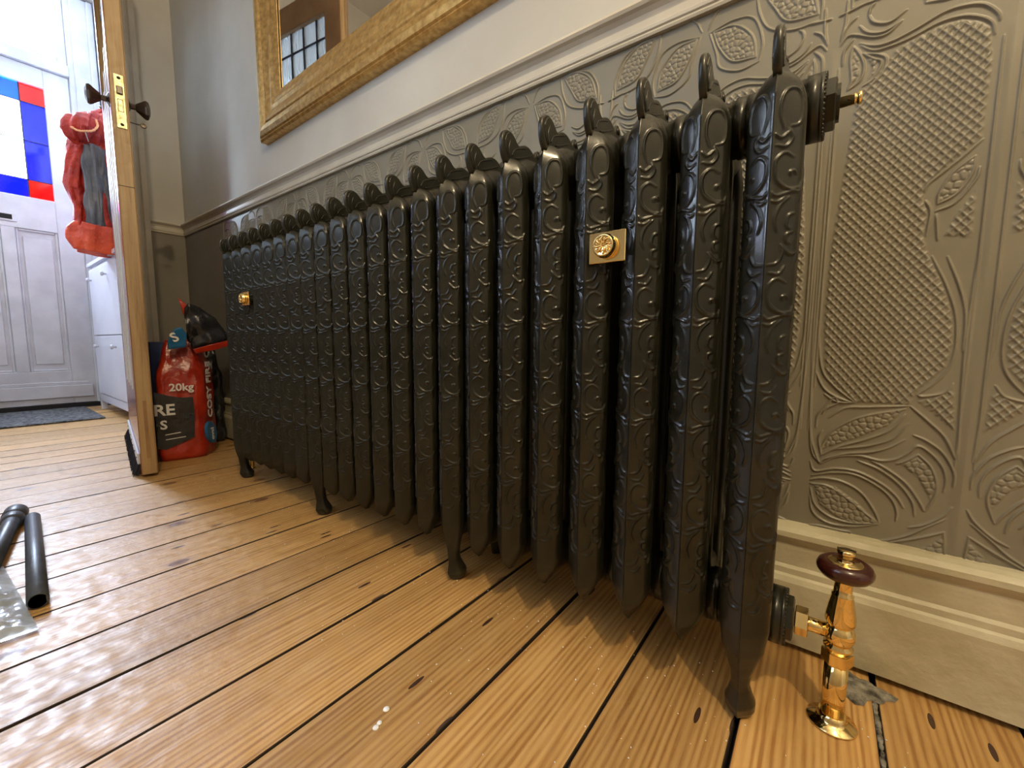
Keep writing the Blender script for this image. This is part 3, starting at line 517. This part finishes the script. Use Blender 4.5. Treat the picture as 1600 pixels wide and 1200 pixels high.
def section_mesh(foot):
    V = column(foot); me = grid_mesh('section', V, closed_u=True)
    bm = bmesh.new(); bm.from_mesh(me)
    # caps
    bm.verts.ensure_lookup_table(); n = V.shape[1]; R = V.shape[0]
    bm.faces.new([bm.verts[i] for i in range(n)][::-1]); bm.faces.new([bm.verts[(R-1)*n+i] for i in range(n)])
    g = G()
    # middle and rear columns
    for yc, ry in ((.090, .015), (.164, .020)):
        zs_ = [.09, .12, .3, .6, .74, .79] if not (foot and yc > .15) else [0, .02, .05, .09, .3, .6, .74, .79]
        rr = [.6, 1, 1, 1, 1, .7] if len(zs_) == 6 else [.42, .55, .42, .8, 1, 1, 1, .7]
        g.tube([(0, yc, q) for q in zs_], [.0245*k for k in rr], 16, sx=ry/.0245)
    # arched header and lower header joining the columns
    for top in (1, 0):
        pts = []; n2 = 20; v = []; f = []; ys = np.linspace(.004, .182, 15)
        for y in ys:
            t = abs(y-.093)/.089; ed = math.sqrt(max(0, 1-t**5))
            if top: zt = .800+.022*(1-t**2); zb_ = .735
            else: zt = .175; zb_ = .088+.004*t
            zc = (zt+zb_)/2; hz = max((zt-zb_)/2*ed, .0006); hx = max(.0225*ed, .0004)
            for k in range(n2): a = 2*PI*k/n2; v.append((hx*math.cos(a)*(.75+.25*abs(math.cos(a))), y, zc+hz*math.sin(a)))
        m_ = len(ys)
        for i in range(m_-1):
            for k in range(n2): f.append((i*n2+k, (i+1)*n2+k, (i+1)*n2+(k+1)%n2, i*n2+(k+1)%n2))
        f += [tuple(range(n2)), tuple(range((m_-1)*n2, m_*n2))[::-1]]; g.add(v, f, True)
        zc = .785 if top else .124
        g.lathe([(.030, -.038), (.0375, -.0376), (.0375, -.0245), (.0355, -.024), (.0355, -.018), (.033, -.010), (.033, .010), (.0355, .018), (.0355, .024), (.0375, .0245), (.0375, .0376), (.030, .038)], (0, .090, zc), 'x', 32)
    m2 = g.mesh('tmp'); bm.from_mesh(m2); bmesh.ops.recalc_face_normals(bm, faces=bm.faces); bm.to_mesh(me); bm.free(); bpy.data.meshes.remove(m2)
    me.materials.append(M['iron']); return me
def crest_mesh():
    half = [(-.004, .792), (-.012, .803), (-.0155, .817), (-.0150, .829), (-.011, .838), (-.003, .8435), (.006, .8445), (.015, .841), (.023, .834), (.031, .8305), (.041, .8345), (.051, .838), (.062, .8375), (.072, .833), (.079, .829), (.083, .836), (.090, .8425)]
    o = half+[(.180-y, z) for y, z in half[-2::-1]]
    bot = [(.183, .79), (.150, .80), (.093, .812), (.03, .80)]
    o = o+bot; n = len(o); g = G(); th = .0044
    cx = .09; sh = [(cx+(y-cx)*.985, z-.0018 if z > .81 else z) for y, z in o]
    o = [tuple(p) for p in spline(o+[o[0]], 3)[:-1]]; n = len(o); lay = [(-1, 3.2), (-.92, 1.6), (-.7, .6), (-.35, .1), (0, 0), (.35, .1), (.7, .6), (.92, 1.6), (1, 3.2)]; v = []; f = []
    for a, ins in lay: v += [(a*th, cx+(y-cx)*(1-ins*.0100), z-ins*.0009 if z > .81 else z) for y, z in o]
    for a in range(len(lay)-1):
        for i in range(n): f.append((a*n+i, a*n+(i+1)%n, (a+1)*n+(i+1)%n, (a+1)*n+i))
    g.add(v, f, True); g.add(v[:n], [tuple(range(n))]); g.add(v[-n:], [tuple(range(n))[::-1]])
    for s in (-1, 1):        # veins and a bud on the leaf
        for pts in ([(.001, .800), (-.006, .815), (-.005, .832), (.003, .840)], [(.004, .802), (.002, .815), (.006, .830)], [(.010, .806), (.018, .818), (.034, .826), (.052, .832)], [(.022, .806), (.045, .815), (.068, .826)]):
            for fl in (0, 1):
                g.tube([(s*th, p[0] if not fl else .180-p[0], p[1]) for p in spline(pts, 4)], .0012, 5)
        g.sphere((s*th, .090, .832), .006, 8, (.4, 1, 1)); g.sphere((s*th*.9, -.006, .826), .0038, 8, (.5, .8, 1)); g.sphere((s*th*.9, .186, .826), .0038, 8, (.5, .8, 1))
    me = g.mesh('crest'); me.materials.append(M['iron']); return me
rad = empty('radiator', (0, 0, 0)); tag(rad, 'long ornate dark bronze cast-iron radiator standing along the embossed wall', 'radiator')
sec = section_mesh(False); secf = section_mesh(True); cm = crest_mesh()
for i in range(22):
    s = link('section', secf if i % 7 == 0 else sec, None, rad, (-.076*i, 0, 0))
    link('crest', cm, None, s)
def bush(z):
    g = G().lathe([(.033, .034), (.0375, .0378), (.0375, .0415), (.034, .042)], (0, .090, z), 'x', 36)
    for k in range(40): a = 2*PI*k/40; g.sphere((.0418, .090+.0355*math.cos(a), z+.0355*math.sin(a)), .0022, 6)
    return g.obj('end_bush', M['iron'], rad)
bush(.785); bush(.124)
h = G().lathe([(.0285, .042), (.0285, .052), (.026, .0535)], (0, .090, .785), 'x', 6, smooth=False).obj('hex_plug', M['iron'], rad)
G().lathe([(.021, .053), (.021, .057)], (0, .090, .785), 'x', 18, smooth=False).obj('knurled_ring', M['iron'], rad)
b = G().lathe([(.0060, .056), (.0060, .070), (.0066, .0703), (.0066, .0712), (.0055, .0718), (.0055, .0730), (.0072, .0735), (.0072, .0765), (.006, .0775), (.0001, .0775)], (0, .090, .785), 'x', 20).obj('bleed_valve', M['brass'], rad); b['label'] = 'small brass bleed valve'
G().lathe([(.0013, .0), (.0013, -.0008)], (.063, .0841, .783), 'y', 8).obj('bleed_hole', M['dark'], b)
G().lathe([(.0285, .042), (.0285, .0500), (.024, .0515)], (0, .090, .124), 'x', 6, smooth=False).obj('hex_plug', M['iron'], rad)
# brass wall stays clamped between two sections
for x in (-.190, -1.408):
    st = G().box(x-.027, x+.027, -.0155, -.0125, .609, .651, .0008).obj('wall_stay', M['brass'], rad); st['label'] = 'polished brass rectangular stay plate'
    kn = G().lathe([(.0155, 0), (.0165, -.001), (.0165, -.008), (.0150, -.0095), (.0150, -.0125), (.0135, -.014), (.0128, -.0135), (.0001, -.0135)], (x, -.0155, .630), 'y', 32).obj('stay_knob', M['brass'], st)
    g = G()
    for k in range(8):
        a = 2*PI*k/8; c, s_ = math.cos(a), math.sin(a)
        pts = [(x+c*.002, -.0293, .630+s_*.002), (x+(c*.007-s_*.002), -.0303, .630+s_*.007+c*.002), (x+(c*.0115-s_*.0005), -.0296, .630+s_*.0115+c*.0005)]
        g.tube([tuple(p) for p in spline(pts, 4)], .0010, 6); g.tube([(x+c*.006, -.0295, .630+s_*.006), (x+c*.0095+s_*.0032, -.0297, .630+s_*.0095-c*.0032)], .0008, 5)
    g.obj('rosette', M['brass'], kn)
    G().tube([(x, -.013, .630), (x, .200, .630)], .004, 10).obj('stay_rod', M['iron'], st)

# ---- brass valve at the near end
vx, vy = .100, .091
v = empty('radiator_valve', (vx, vy, 0)); tag(v, 'polished brass radiator valve with dark red brown wooden wheel head, beside the near radiator foot', 'valve')
G().lathe([(.0275, 0), (.0270, .0015), (.018, .0040), (.0150, .0075), (.0145, .014)], (0,0,.0004), 'z', 40).obj('floor_plate', M['brass'], v)
G().lathe([(.0128, .004), (.0128, .088)], n=32).obj('pipe_sleeve', M['brass'], v)
G().lathe([(.0130, .084), (.0165, .085), (.0168, .0865), (.0168, .0985), (.0165, .100), (.013, .101)], n=6, smooth=False).obj('compression_nut', M['brass'], v)
G().lathe([(.013, .100), (.0135, .104), (.0158, .106), (.0158, .109), (.0125, .111), (.0130, .113), (.0160, .118), (.0175, .1235), (.0165, .130), (.0135, .135), (.0120, .137), (.0155, .139), (.0165, .142), (.0160, .150), (.0135, .165), (.0115, .176), (.0118, .178), (.0098, .180), (.0098, .196), (.0125, .199)], n=40).obj('valve_body', M['brass'], v)
G().lathe([(.0165, -.0475), (.0185, -.0465), (.0185, -.0335), (.0165, -.0325)], (0,0,.124), 'x', 6, smooth=False).obj('union_nut', M['brass'], v)
G().lathe([(.0095, -.048), (.0095, -.010)], (0,0,.124), 'x', 24).obj('union_tail', M['brass'], v)
wh = G().lathe([(.0100, .2005), (.018, .1995), (.0255, .2030), (.0295, .2090), (.0300, .2140), (.0275, .2195), (.0225, .2225), (.0195, .2220), (.0185, .2205)], n=48).obj('wheel_head', M['walnut'], v); wh['label'] = 'dark red brown wooden wheel head'
cp = G().lathe([(.0190, .2190), (.0188, .2215), (.0175, .2222), (.0095, .2225), (.0090, .2235), (.0085, .2300), (.0092, .2310), (.0092, .2360), (.0080, .2375), (.0001, .2378)], n=36).obj('cap', M['brass'], wh)
for k in range(24):
    pass
G().box(-.0095, .0095, -.0014, .0014, .2335, .2384).obj('screwdriver_slot', M['bronze'], cp)
# pipe at the far end
p = G().tube([(0, 0, 0), (0, 0, .125), (.02, 0, .135), (.06, 0, .135)], .008, 16).lathe([(.022, .0), (.022, .002), (.012, .005)], n=24).obj('supply_pipe', M['brass'], None, (-1.715, .092, 0)); tag(p, 'thin brass pipe standing behind the far front foot of the radiator', 'pipe')

# ================================================================ MIRROR
mx0, mx1, mz0, mz1 = -1.79, -.30, 1.285, 2.45
mir = empty('wall_mirror', (mx0, .2436, mz0)); tag(mir, 'large wall mirror in a wide moulded gold frame above the dado rail', 'mirror')
W_, H_ = mx1-mx0, mz1-mz0
pr = [(0, .0), (0, .026), (.006, .032), (.010, .031), (.014, .036), (.030, .040), (.046, .038), (.056, .031), (.060, .034), (.066, .035), (.078, .031), (.094, .026), (.108, .027), (.116, .023), (.128, .022), (.146, .016), (.155, .015), (.155, .004)]
V = []
for o, d in pr:
    for (cx, cz) in ((o, o), (W_-o, o), (W_-o, H_-o), (o, H_-o)): V.append((cx, -d, cz))
F = [(i*4+k, i*4+(k+1)%4, (i+1)*4+(k+1)%4, (i+1)*4+k) for i in range(len(pr)-1) for k in range(4)]
fr = G().add(V, F).obj('gilt_frame', M['gold'], mir)
G().box(.15, W_-.15, -.010, -.006, .15, H_-.15).obj('mirror_glass', M['mirror'], mir)
G().box(.151, W_-.151, -.0125, -.010, .151, .156).obj('sight_edge', M['dark'], mir); G().box(.151, .156, -.0125, -.010, .156, H_-.151).obj('sight_edge', M['dark'], mir)

# ================================================================ VESTIBULE THINGS
cab = empty('shoe_cabinet', (-3.68, .10, 0)); tag(cab, 'narrow white shoe cabinet with small pale knobs, against the vestibule wall behind the open door', 'cabinet')
cx0, cx1 = -.45, .47; yf, yb_ = -.085, .095
g = G().box(cx0, cx1, yf+.014, yb_, .08, 1.005); g.obj('carcass', M['cabinet'], cab)
G().box(cx0-.008, cx1+.008, yf-.006, yb_, 1.005, 1.030, .002).obj('top', M['cabinet'], cab)
for z0, z1 in ((.12, .525), (.533, .985)):
    dd = G().box(cx0+.004, cx1-.004, yf, yf+.014, z0, z1, .002).obj('flap_door', M['cabinet'], cab)
    for x in (-.36, .12) if z0 > .4 else (-.32, .22):
        z = .91 if z0 > .4 else .455
        G().lathe([(.0001, -.028), (.012, -.027), (.015, -.022), (.013, -.016), (.006, -.010), (.006, 0)], (x, yf, z), 'y', 16).obj('knob', M['white'], dd)
G().box(cx0, cx1, yf+.002, yf+.014, .065, .115).obj('plinth', M['cabinet'], cab)
for x in (cx0, cx1-.03):
    for y in (yf+.002, yb_-.03): G().box(x, x+.03, y, y+.03, 0, .08).obj('leg', M['cabinet'], cab)
dm = mat('x', (0,0,0)); 
rug = G().box(-4.27, -3.57, -.92, -.045, .0, .012, .004).obj('door_mat', M['matrug']); tag(rug, 'speckled grey door mat on the boards inside the street door', 'mat')

# ---- waterproof coat hanging over the cabinet: lofted folds around a drooping body
def loft(name, rows, m, parent, n=40, amp=.010, fr_=7, seed=1, cap=True):
    """rows: (centre, rx, ry, z)"""
    r = np.random.default_rng(seed); ph = r.uniform(0, 6, 6); V = np.zeros((len(rows), n, 3))
    a = np.linspace(0, 2*PI, n, endpoint=False)
    for i, (cx, cy, rx, ry, z) in enumerate(rows):
        q = 1+amp/max(rx, ry)*(np.sin(fr_*a+ph[0]+z*9)+.6*np.sin((fr_+4)*a+ph[1]-z*17)+.5*np.sin(3*a+ph[2]+z*30))
        V[i, :, 0] = cx+rx*np.cos(a)*q; V[i, :, 1] = cy+ry*np.sin(a)*q; V[i, :, 2] = z+amp*.8*np.sin(2*a+ph[3])
    me = grid_mesh(name, V, closed_u=True)
    if cap:
        bm = bmesh.new(); bm.from_mesh(me); bm.verts.ensure_lookup_table(); R = len(rows)
        bm.faces.new([bm.verts[i] for i in range(n)][::-1]); bm.faces.new([bm.verts[(R-1)*n+i] for i in range(n)]); bmesh.ops.recalc_face_normals(bm, faces=bm.faces); bm.to_mesh(me); bm.free()
    return link(name, me, m, parent)
def rows_interp(keys, n):
    keys = np.array(keys, float); t = np.linspace(0, 1, len(keys)); tt = np.linspace(0, 1, n); return [tuple(np.interp(k, t, keys[:, j]) for j in range(5)) for k in tt]
coat = empty('hanging_coat', (-3.45, -.02, 1.0)); tag(coat, 'red and orange waterproof coat with grey panels hanging over the shoe cabinet', 'coat')
loft('body', rows_interp([(.00, .050, .10, .095, .02), (.0, .045, .105, .105, .15), (.0, .035, .10, .10, .35), (0, .030, .09, .09, .55), (0, .03, .08, .075, .68), (0, .04, .05, .05, .74)], 36), M['red'], coat, 56, .008, 6, 3)
loft('sleeve', rows_interp([(.02, -.070, .04, .026, .05), (.02, -.078, .045, .030, .16), (.02, -.070, .045, .030, .26), (.02, -.092, .045, .036, .38), (.02, -.078, .045, .036, .50), (.03, -.05, .045, .04, .64)], 26), M['red'], coat, 30, .006, 3, 8)
gp = loft('grey_panel', rows_interp([(.085, -.005, .022, .052, .115), (.09, .000, .022, .050, .25), (.088, .004, .022, .050, .40), (.082, .004, .022, .048, .52), (.075, .002, .020, .040, .605)], 34), M['grey'], coat, 48, .010, 8, 5); gp['label'] = 'grey front panel'
pk = loft('grey_panel', rows_interp([(.10, .075, .020, .034, .17), (.10, .075, .02, .034, .30), (.09, .078, .02, .03, .42)], 14), M['grey'], coat, 30, .004, 5, 6)
hm_ = loft('hem', rows_interp([(.045, .020, .075, .135, .008), (.05, .015, .08, .140, .06), (.05, .010, .075, .125, .13), (.05, .010, .065, .105, .165)], 16), M['orange'], coat, 64, .012, 7, 9); hm_['label'] = 'orange lower hem'
hd = loft('hood', rows_interp([(.075, -.050, .010, .012, .600), (.085, -.050, .050, .048, .625), (.085, -.050, .075, .070, .665), (.080, -.045, .080, .072, .705), (.070, -.035, .070, .062, .745), (.055, -.010, .040, .040, .775), (.05, .0, .006, .006, .785)], 34), M['red'], coat, 52, .011, 4, 12)
h2 = loft('collar', rows_interp([(.05, .025, .02, .03, .60), (.065, .030, .055, .052, .66), (.06, .030, .060, .055, .74), (.045, .040, .045, .045, .80), (.03, .06, .006, .008, .84)], 30), M['red'], coat, 44, .009, 5, 14)
l_ = G().tube(spline([(.150, -.095, .655), (.165, -.070, .640), (.168, -.040, .648), (.160, -.010, .665), (.148, .012, .700), (.135, .010, .735)], 5), [.004+.003*math.sin(k*1.3)**2 for k in range(26)], 8)
l_.obj('lining', M['lining'], coat)
G().tube(spline([(.150, -.03, .60), (.168, -.045, .66), (.162, -.035, .71), (.13, -.020, .765)], 5), .0022, 6).obj('piping', M['white'], coat)
G().box(.108, .113, -.004, .000, .13, .60).obj('zip', M['bronze'], coat)
g = G().tube([(0, .22, .80), (0, .12, .80), (0, .08, .82), (0, .06, .86)], .006, 8).sphere((0, .06, .865), .011, 10).box(-.02, .02, .212, .220, .77, .84); g = g.obj('coat_hook', M['bronze'], None, (-3.45, -.02, 1.0)); tag(g, 'dark metal coat hook on the vestibule wall above the red coat', 'hook')
nv = empty('hanging_garment', (-3.20, .06, 1.0)); tag(nv, 'dark navy garment hanging between the red coat and the open door', 'garment')
loft('cloth', rows_interp([(0, .0, .05, .045, .07), (0, .0, .055, .05, .35), (0, .0, .05, .045, .60), (0, .02, .03, .03, .70)], 26), M['navy'], nv, 40, .006, 6, 21)

# ================================================================ COAL BAGS BEHIND THE DOOR
bag = empty('coal_bag', (-2.15, 0, 0)); tag(bag, 'orange red coal sack marked 20kg, black top folded over, behind the open door', 'sack')
def sack(name, P, h, m, parent, zfun=None, seed=0, amp=.006, shape=None):
    """P: plan corners (x,y); resampled with rounded corners, then crumpled"""
    pts = []; n = len(P)
    for i in range(n):
        a = Vector(P[i]); b = Vector(P[(i+1) % n])
        for t in np.linspace(.10, .90, 14): pts.append(a.lerp(b, t))
    pts = np.array([p[:] for p in pts]); c = pts.mean(0); r = np.random.default_rng(seed); ph = r.uniform(0, 6, 8); R = 44
    V = np.zeros((R, len(pts), 3)); k = np.arange(len(pts))/len(pts)*2*PI
    for i in range(R):
        t = i/(R-1); z = h*t; sc, dx, dy = shape(t) if shape else (1, 0, 0)
        q = sc+amp*8*(.5*np.sin(5*k+ph[0]+t*14)+.35*np.sin(9*k+ph[1]-t*21)+.3*np.sin(2*k+ph[2]+t*30))*(1 if t > .03 else .3)
        V[i, :, 0] = c[0]+(pts[:, 0]-c[0])*q+dx; V[i, :, 1] = c[1]+(pts[:, 1]-c[1])*q+dy; V[i, :, 2] = z+.004*np.sin(3*k+ph[4])*t
    me = grid_mesh(name, V, closed_u=True); bm = bmesh.new(); bm.from_mesh(me); bm.verts.ensure_lookup_table(); N_ = len(pts)
    bm.faces.new([bm.verts[i] for i in range(N_)][::-1]); bm.faces.new([bm.verts[(R-1)*N_+i] for i in range(N_)]); bmesh.ops.recalc_face_normals(bm, faces=bm.faces); bm.to_mesh(me); bm.free()
    return link(name, me, m, parent)
P = [(.075, -.120), (.108, .036), (.025, .105), (-.13, .06), (-.12, -.035)]
def shp(t): return (np.interp(t, [0, .06, .3, .55, .75, 1], [.93, 1.0, 1.0, .97, .93, .62]), -.02*t*t, .012*t)
body = sack('sack_body', P, .50, M['bagred'], bag, seed=4, amp=.004, shape=shp)
# printed panels follow the front face and the gusset
A0, A1 = Vector((.075, -.120, 0)), Vector((.108, .036, 0)); eA = (A1-A0).normalized(); nA = Vector((eA.y, -eA.x, 0))
G0, G1 = A1, Vector((.025, .105, 0)); eG = (G1-G0).normalized(); nG = Vector((eG.y, -eG.x, 0))
def fr_mtx(O, e, n, u, z, off, rot=0):
    p = O+e*u+n*off; m = Matrix(((e.x, 0, n.x, p.x), (e.y, 0, n.y, p.y), (0, 1, 0, z), (0, 0, 0, 1))); return m@Matrix.Rotation(rot, 4, 'Z')
def decal(name, outline, O, e, n, off, m, th=.004):
    v = []; 
    for o in (off-th, off): v += [tuple(O+e*u+n*(o)+Vector((0, 0, z))) for u, z in outline]
    k = len(outline); return G().add(v, [tuple(range(k))[::-1], tuple(range(k, 2*k))]+[(i, (i+1)%k, k+(i+1)%k, k+i) for i in range(k)]).obj(name, m, bag)
decal('black_print', [(.004, .060), (.03, .052), (.125, .092), (.129, .18), (.128, .262), (.09, .262), (.05, .272), (.004, .292)], A0, eA, nA, .006, M['bagblack'], .012)
text_obj('lettering', '20kg', .042, fr_mtx(A0, eA, nA, .052, .292, .006), M['ink'], bag)
text_obj('lettering', 'FIRE', .062, fr_mtx(A0, eA, nA, -.046, .195, .0065), M['ink'], bag)
text_obj('lettering', 'S', .050, fr_mtx(A0, eA, nA, .016, .138, .0065), M['ink'], bag)
text_obj('lettering', 'COSY FIRE OVALS', .052, fr_mtx(G0, eG, nG, .056, .165, .010, PI/2), M['ink'], bag)
ov = decal('blue_oval', [(.040+.040*math.cos(a)-.012*math.sin(a), .098+.050*math.sin(a)) for a in np.linspace(0, 2*PI, 28, endpoint=False)], G0, eG, nG, .012, M['bagblue'], .012)
text_obj('oval_mark', 'oval', .034, fr_mtx(G0, eG, nG, .052, .064, .013, PI/2), M['ink'], bag)
for k in range(2): decal('small_print', [(.03, .112-.02*k), (.03+.05*(1+k*.3), .117-.02*k), (.03+.05*(1+k*.3), .1195-.02*k), (.03, .1145-.02*k)], A0, eA, nA, .0075, M['ink'], .002)
# black folded-over top with its red seam
def sheet(name, outline, x0, dx, m, parent, bend=.02, th=.006, seed=3):
    n = len(outline); r = np.random.default_rng(seed); bm = bmesh.new()
    vs = [bm.verts.new((x0, y, z)) for y, z in outline]; f = bm.faces.new(vs)
    bmesh.ops.triangulate(bm, faces=[f]); 
    for _ in range(3): bmesh.ops.subdivide_edges(bm, edges=bm.edges[:], cuts=1, use_grid_fill=True)
    for q in bm.verts: q.co.x = x0+dx*(q.co.z-outline[0][1])+bend*(math.sin(q.co.y*38+q.co.z*22)*.35+math.sin(q.co.z*71-q.co.y*30)*.22+math.sin(q.co.y*120+q.co.z*60)*.10)
    me = bpy.data.meshes.new(name); bm.to_mesh(me); bm.free(); me.polygons.foreach_set('use_smooth', [True]*len(me.polygons))
    o = link(name, me, m, parent); md = o.modifiers.new('thick', 'SOLIDIFY'); md.thickness = th; return o
fl = sheet('folded_top', [(-.006, .545), (-.012, .628), (-.001, .648), (.043, .634), (.097, .590), (.128, .545), (.143, .512), (.139, .500), (.060, .478), (.013, .462)], .120, .05, M['bagblack'], bag, .03); fl['label'] = 'black folded top of the sack'
rs = sheet('red_seam', [(.008, .462), (.070, .482), (.145, .502), (.148, .480), (.080, .458), (.018, .445)], .132, .05, M['bagred'], bag, .008)
bl_ = sheet('blue_panel', [(-.012, .470), (-.068, .462), (-.070, .495), (-.045, .545), (-.020, .552), (-.004, .525)], .112, .05, M['bagblue'], bag, .01); text_obj('lettering', 'S', .05, Matrix.Translation((.122, -.050, .490))@fr_mtx(Vector((0,0,0)), Vector((0,1,0)), Vector((1,0,0)), 0, 0, 0, .5), M['ink'], bag)
sheet('red_tip', [(-.012, .60), (-.026, .668), (-.006, .648), (.004, .63)], .118, .02, M['bagred'], bag, .01)
bb2 = empty('black_bag', (-2.40, .13, 0)); tag(bb2, 'black plastic sack standing against the wall behind the orange red coal sack', 'sack')
sack('bag_body', [(.07, -.05), (.10, .075), (-.10, .085), (-.12, -.05)], .48, M['bagblack'], bb2, seed=9, amp=.008, shape=lambda t: (np.interp(t, [0, .1, .7, 1], [.95, 1, .95, .6]), 0, 0))
bx = empty('blue_box', (-2.50, .01, 0)); tag(bx, 'dark blue box with a small pale label, mostly hidden behind the coal sack', 'box')
G().box(-.10, .10, -.06, .06, 0, .49, .004).obj('box_body', mat('dark blue card', (.02,.035,.12), .5), bx); G().box(.1, .1015, -.02, .045, .385, .43).obj('box_label', M['ink'], bx)

# ================================================================ FLOOR THINGS AT THE LEFT EDGE
c0, c1 = Vector((-1.630, -.484, .0155)), Vector((-1.071, -.516, .0155)); d = (c1-c0).normalized()
pp = G().tube([c0, c0+d*.001, c1-d*.001, c1], [.0135, .0148, .0148, .0135], 28).obj('vacuum_tube', M['plastic']); tag(pp, 'straight dark grey plastic tube lying on the floorboards at the left', 'tube')
G().lathe([(.0001, 0), (.0125, 0)], n=20, axis='x').obj('tube_mouth', M['dark'], pp, tuple(c1+d*.0006))
q0, q1 = Vector((-1.70, -.508, .021)), Vector((-1.18, -.585, .0165)); t = (q1-q0).normalized()
hs = empty('hose_handle', (-1.55, -.53, 0)); tag(hs, 'dark grey plastic hose end with a flared collar, cut by the left picture edge', 'hose')
o_ = Vector((-1.55, -.53, 0))
G().tube([q0-o_, q0+t*.004-o_, q0+t*.05-o_, q0+t*.055-o_], [.021, .0235, .0235, .020], 28).obj('collar', M['plastic'], hs)
G().tube([q0+t*.055-o_, q0+t*.06-o_, q0+t*.085-o_, q0+t*.095-o_], [.0185, .022, .021, .017], 28).obj('rib', M['plastic'], hs)
G().tube([q0+t*.095-o_, q0+t*.13-o_, q1-o_], [.0165, .0155, .0155], 24).obj('tube', M['plastic'], hs)
# crumpled clear plastic bag
A_, B_, C_, D_ = np.array((-1.36, -.548)), np.array((-.978, -.522)), np.array((-.99, -.572)), np.array((-1.36, -.80))
C_ = np.array((-1.00, -.80)); n = 90; V = np.zeros((n, n, 3)); r = np.random.default_rng(11)
waves = [(r.uniform(30, 260), r.uniform(0, 2*PI), r.uniform(0, 6)) for _ in range(26)]
s_, t_ = np.meshgrid(np.linspace(0, 1, n), np.linspace(0, 1, n)); XY = (1-t_)[..., None]*((1-s_)[..., None]*A_+s_[..., None]*B_)+t_[..., None]*((1-s_)[..., None]*D_+s_[..., None]*C_)
Hh = sum(np.abs(np.sin(XY[..., 0]*k*math.cos(a)+XY[..., 1]*k*math.sin(a)+p))*3/k for k, a, p in waves)
V[..., :2] = XY; V[..., 2] = .003+.022*np.clip((Hh-Hh.min())/(Hh.max()-Hh.min()), 0, 1)*np.clip(8*np.minimum(np.minimum(s_, 1-s_), t_+.02), .15, 1)
fo = link('plastic_bag', grid_mesh('plastic_bag', V), M['film']); tag(fo, 'crumpled clear plastic bag lying on the floorboards, lower left', 'bag')
# specks on the boards
bs = empty('paint_drip', (-.378, -.268, .0005)); tag(bs, 'small white paint drips on a floorboard in the foreground', 'paint')
G().lathe([(.0045, 0), (.004, .0012), (.0001, .0014)], (-.004, .012, 0), n=14).obj('drop', M['paint'], bs)
G().lathe([(.0035, 0), (.003, .0012), (.0001, .0014)], (.006, -.006, 0), n=14).lathe([(.0042, 0), (.0036, .0012), (.0001, .0014)], (.008, -.013, 0), n=14).obj('drop', M['paint'], bs)
g = G()
for k in range(420):
    x = rng.uniform(-1.7, .25); y = rng.uniform(-.25, .19) if k % 2 else rng.normal(-.02, .06); s = rng.uniform(.0004, .0012)
    g.sphere((x, min(y, .2), s*.5), s, 6, (1, rng.uniform(.5, 1.4), .7))
cr = g.obj('plaster_crumbs', M['paint']); tag(cr, 'scattered pale plaster crumbs on the floorboards along the radiator', 'debris', kind='stuff')
n = 26; a = np.linspace(0, 2*PI, n, endpoint=False); rr = .030*(1+.25*np.sin(3*a+1)+.15*np.sin(7*a)); 
V = np.stack([np.stack([.132+q*rr*1.1*np.cos(a), np.minimum(.182+q*rr*np.sin(a), .212), np.full(n, h)], -1) for q, h in ((1, .0), (.85, .003), (.5, .0045), (.01, .004))])
mp = link('mortar_patch', grid_mesh('mortar_patch', V, closed_u=True), M['mortar']); tag(mp, 'rough grey mortar patch at the skirting just behind the brass valve', 'patch')
g = G()
for k in range(34): y = -.22+.42*k/34; g.sphere((.1495+rng.uniform(-.001, .001), y, -.004), rng.uniform(.003, .0055), 7, (.9, 2.2, .8))
gf = g.obj('gap_filler', M['mortar']); tag(gf, 'crumbly grey filler in the wide gap between boards, right of the brass valve', 'filler', kind='stuff')
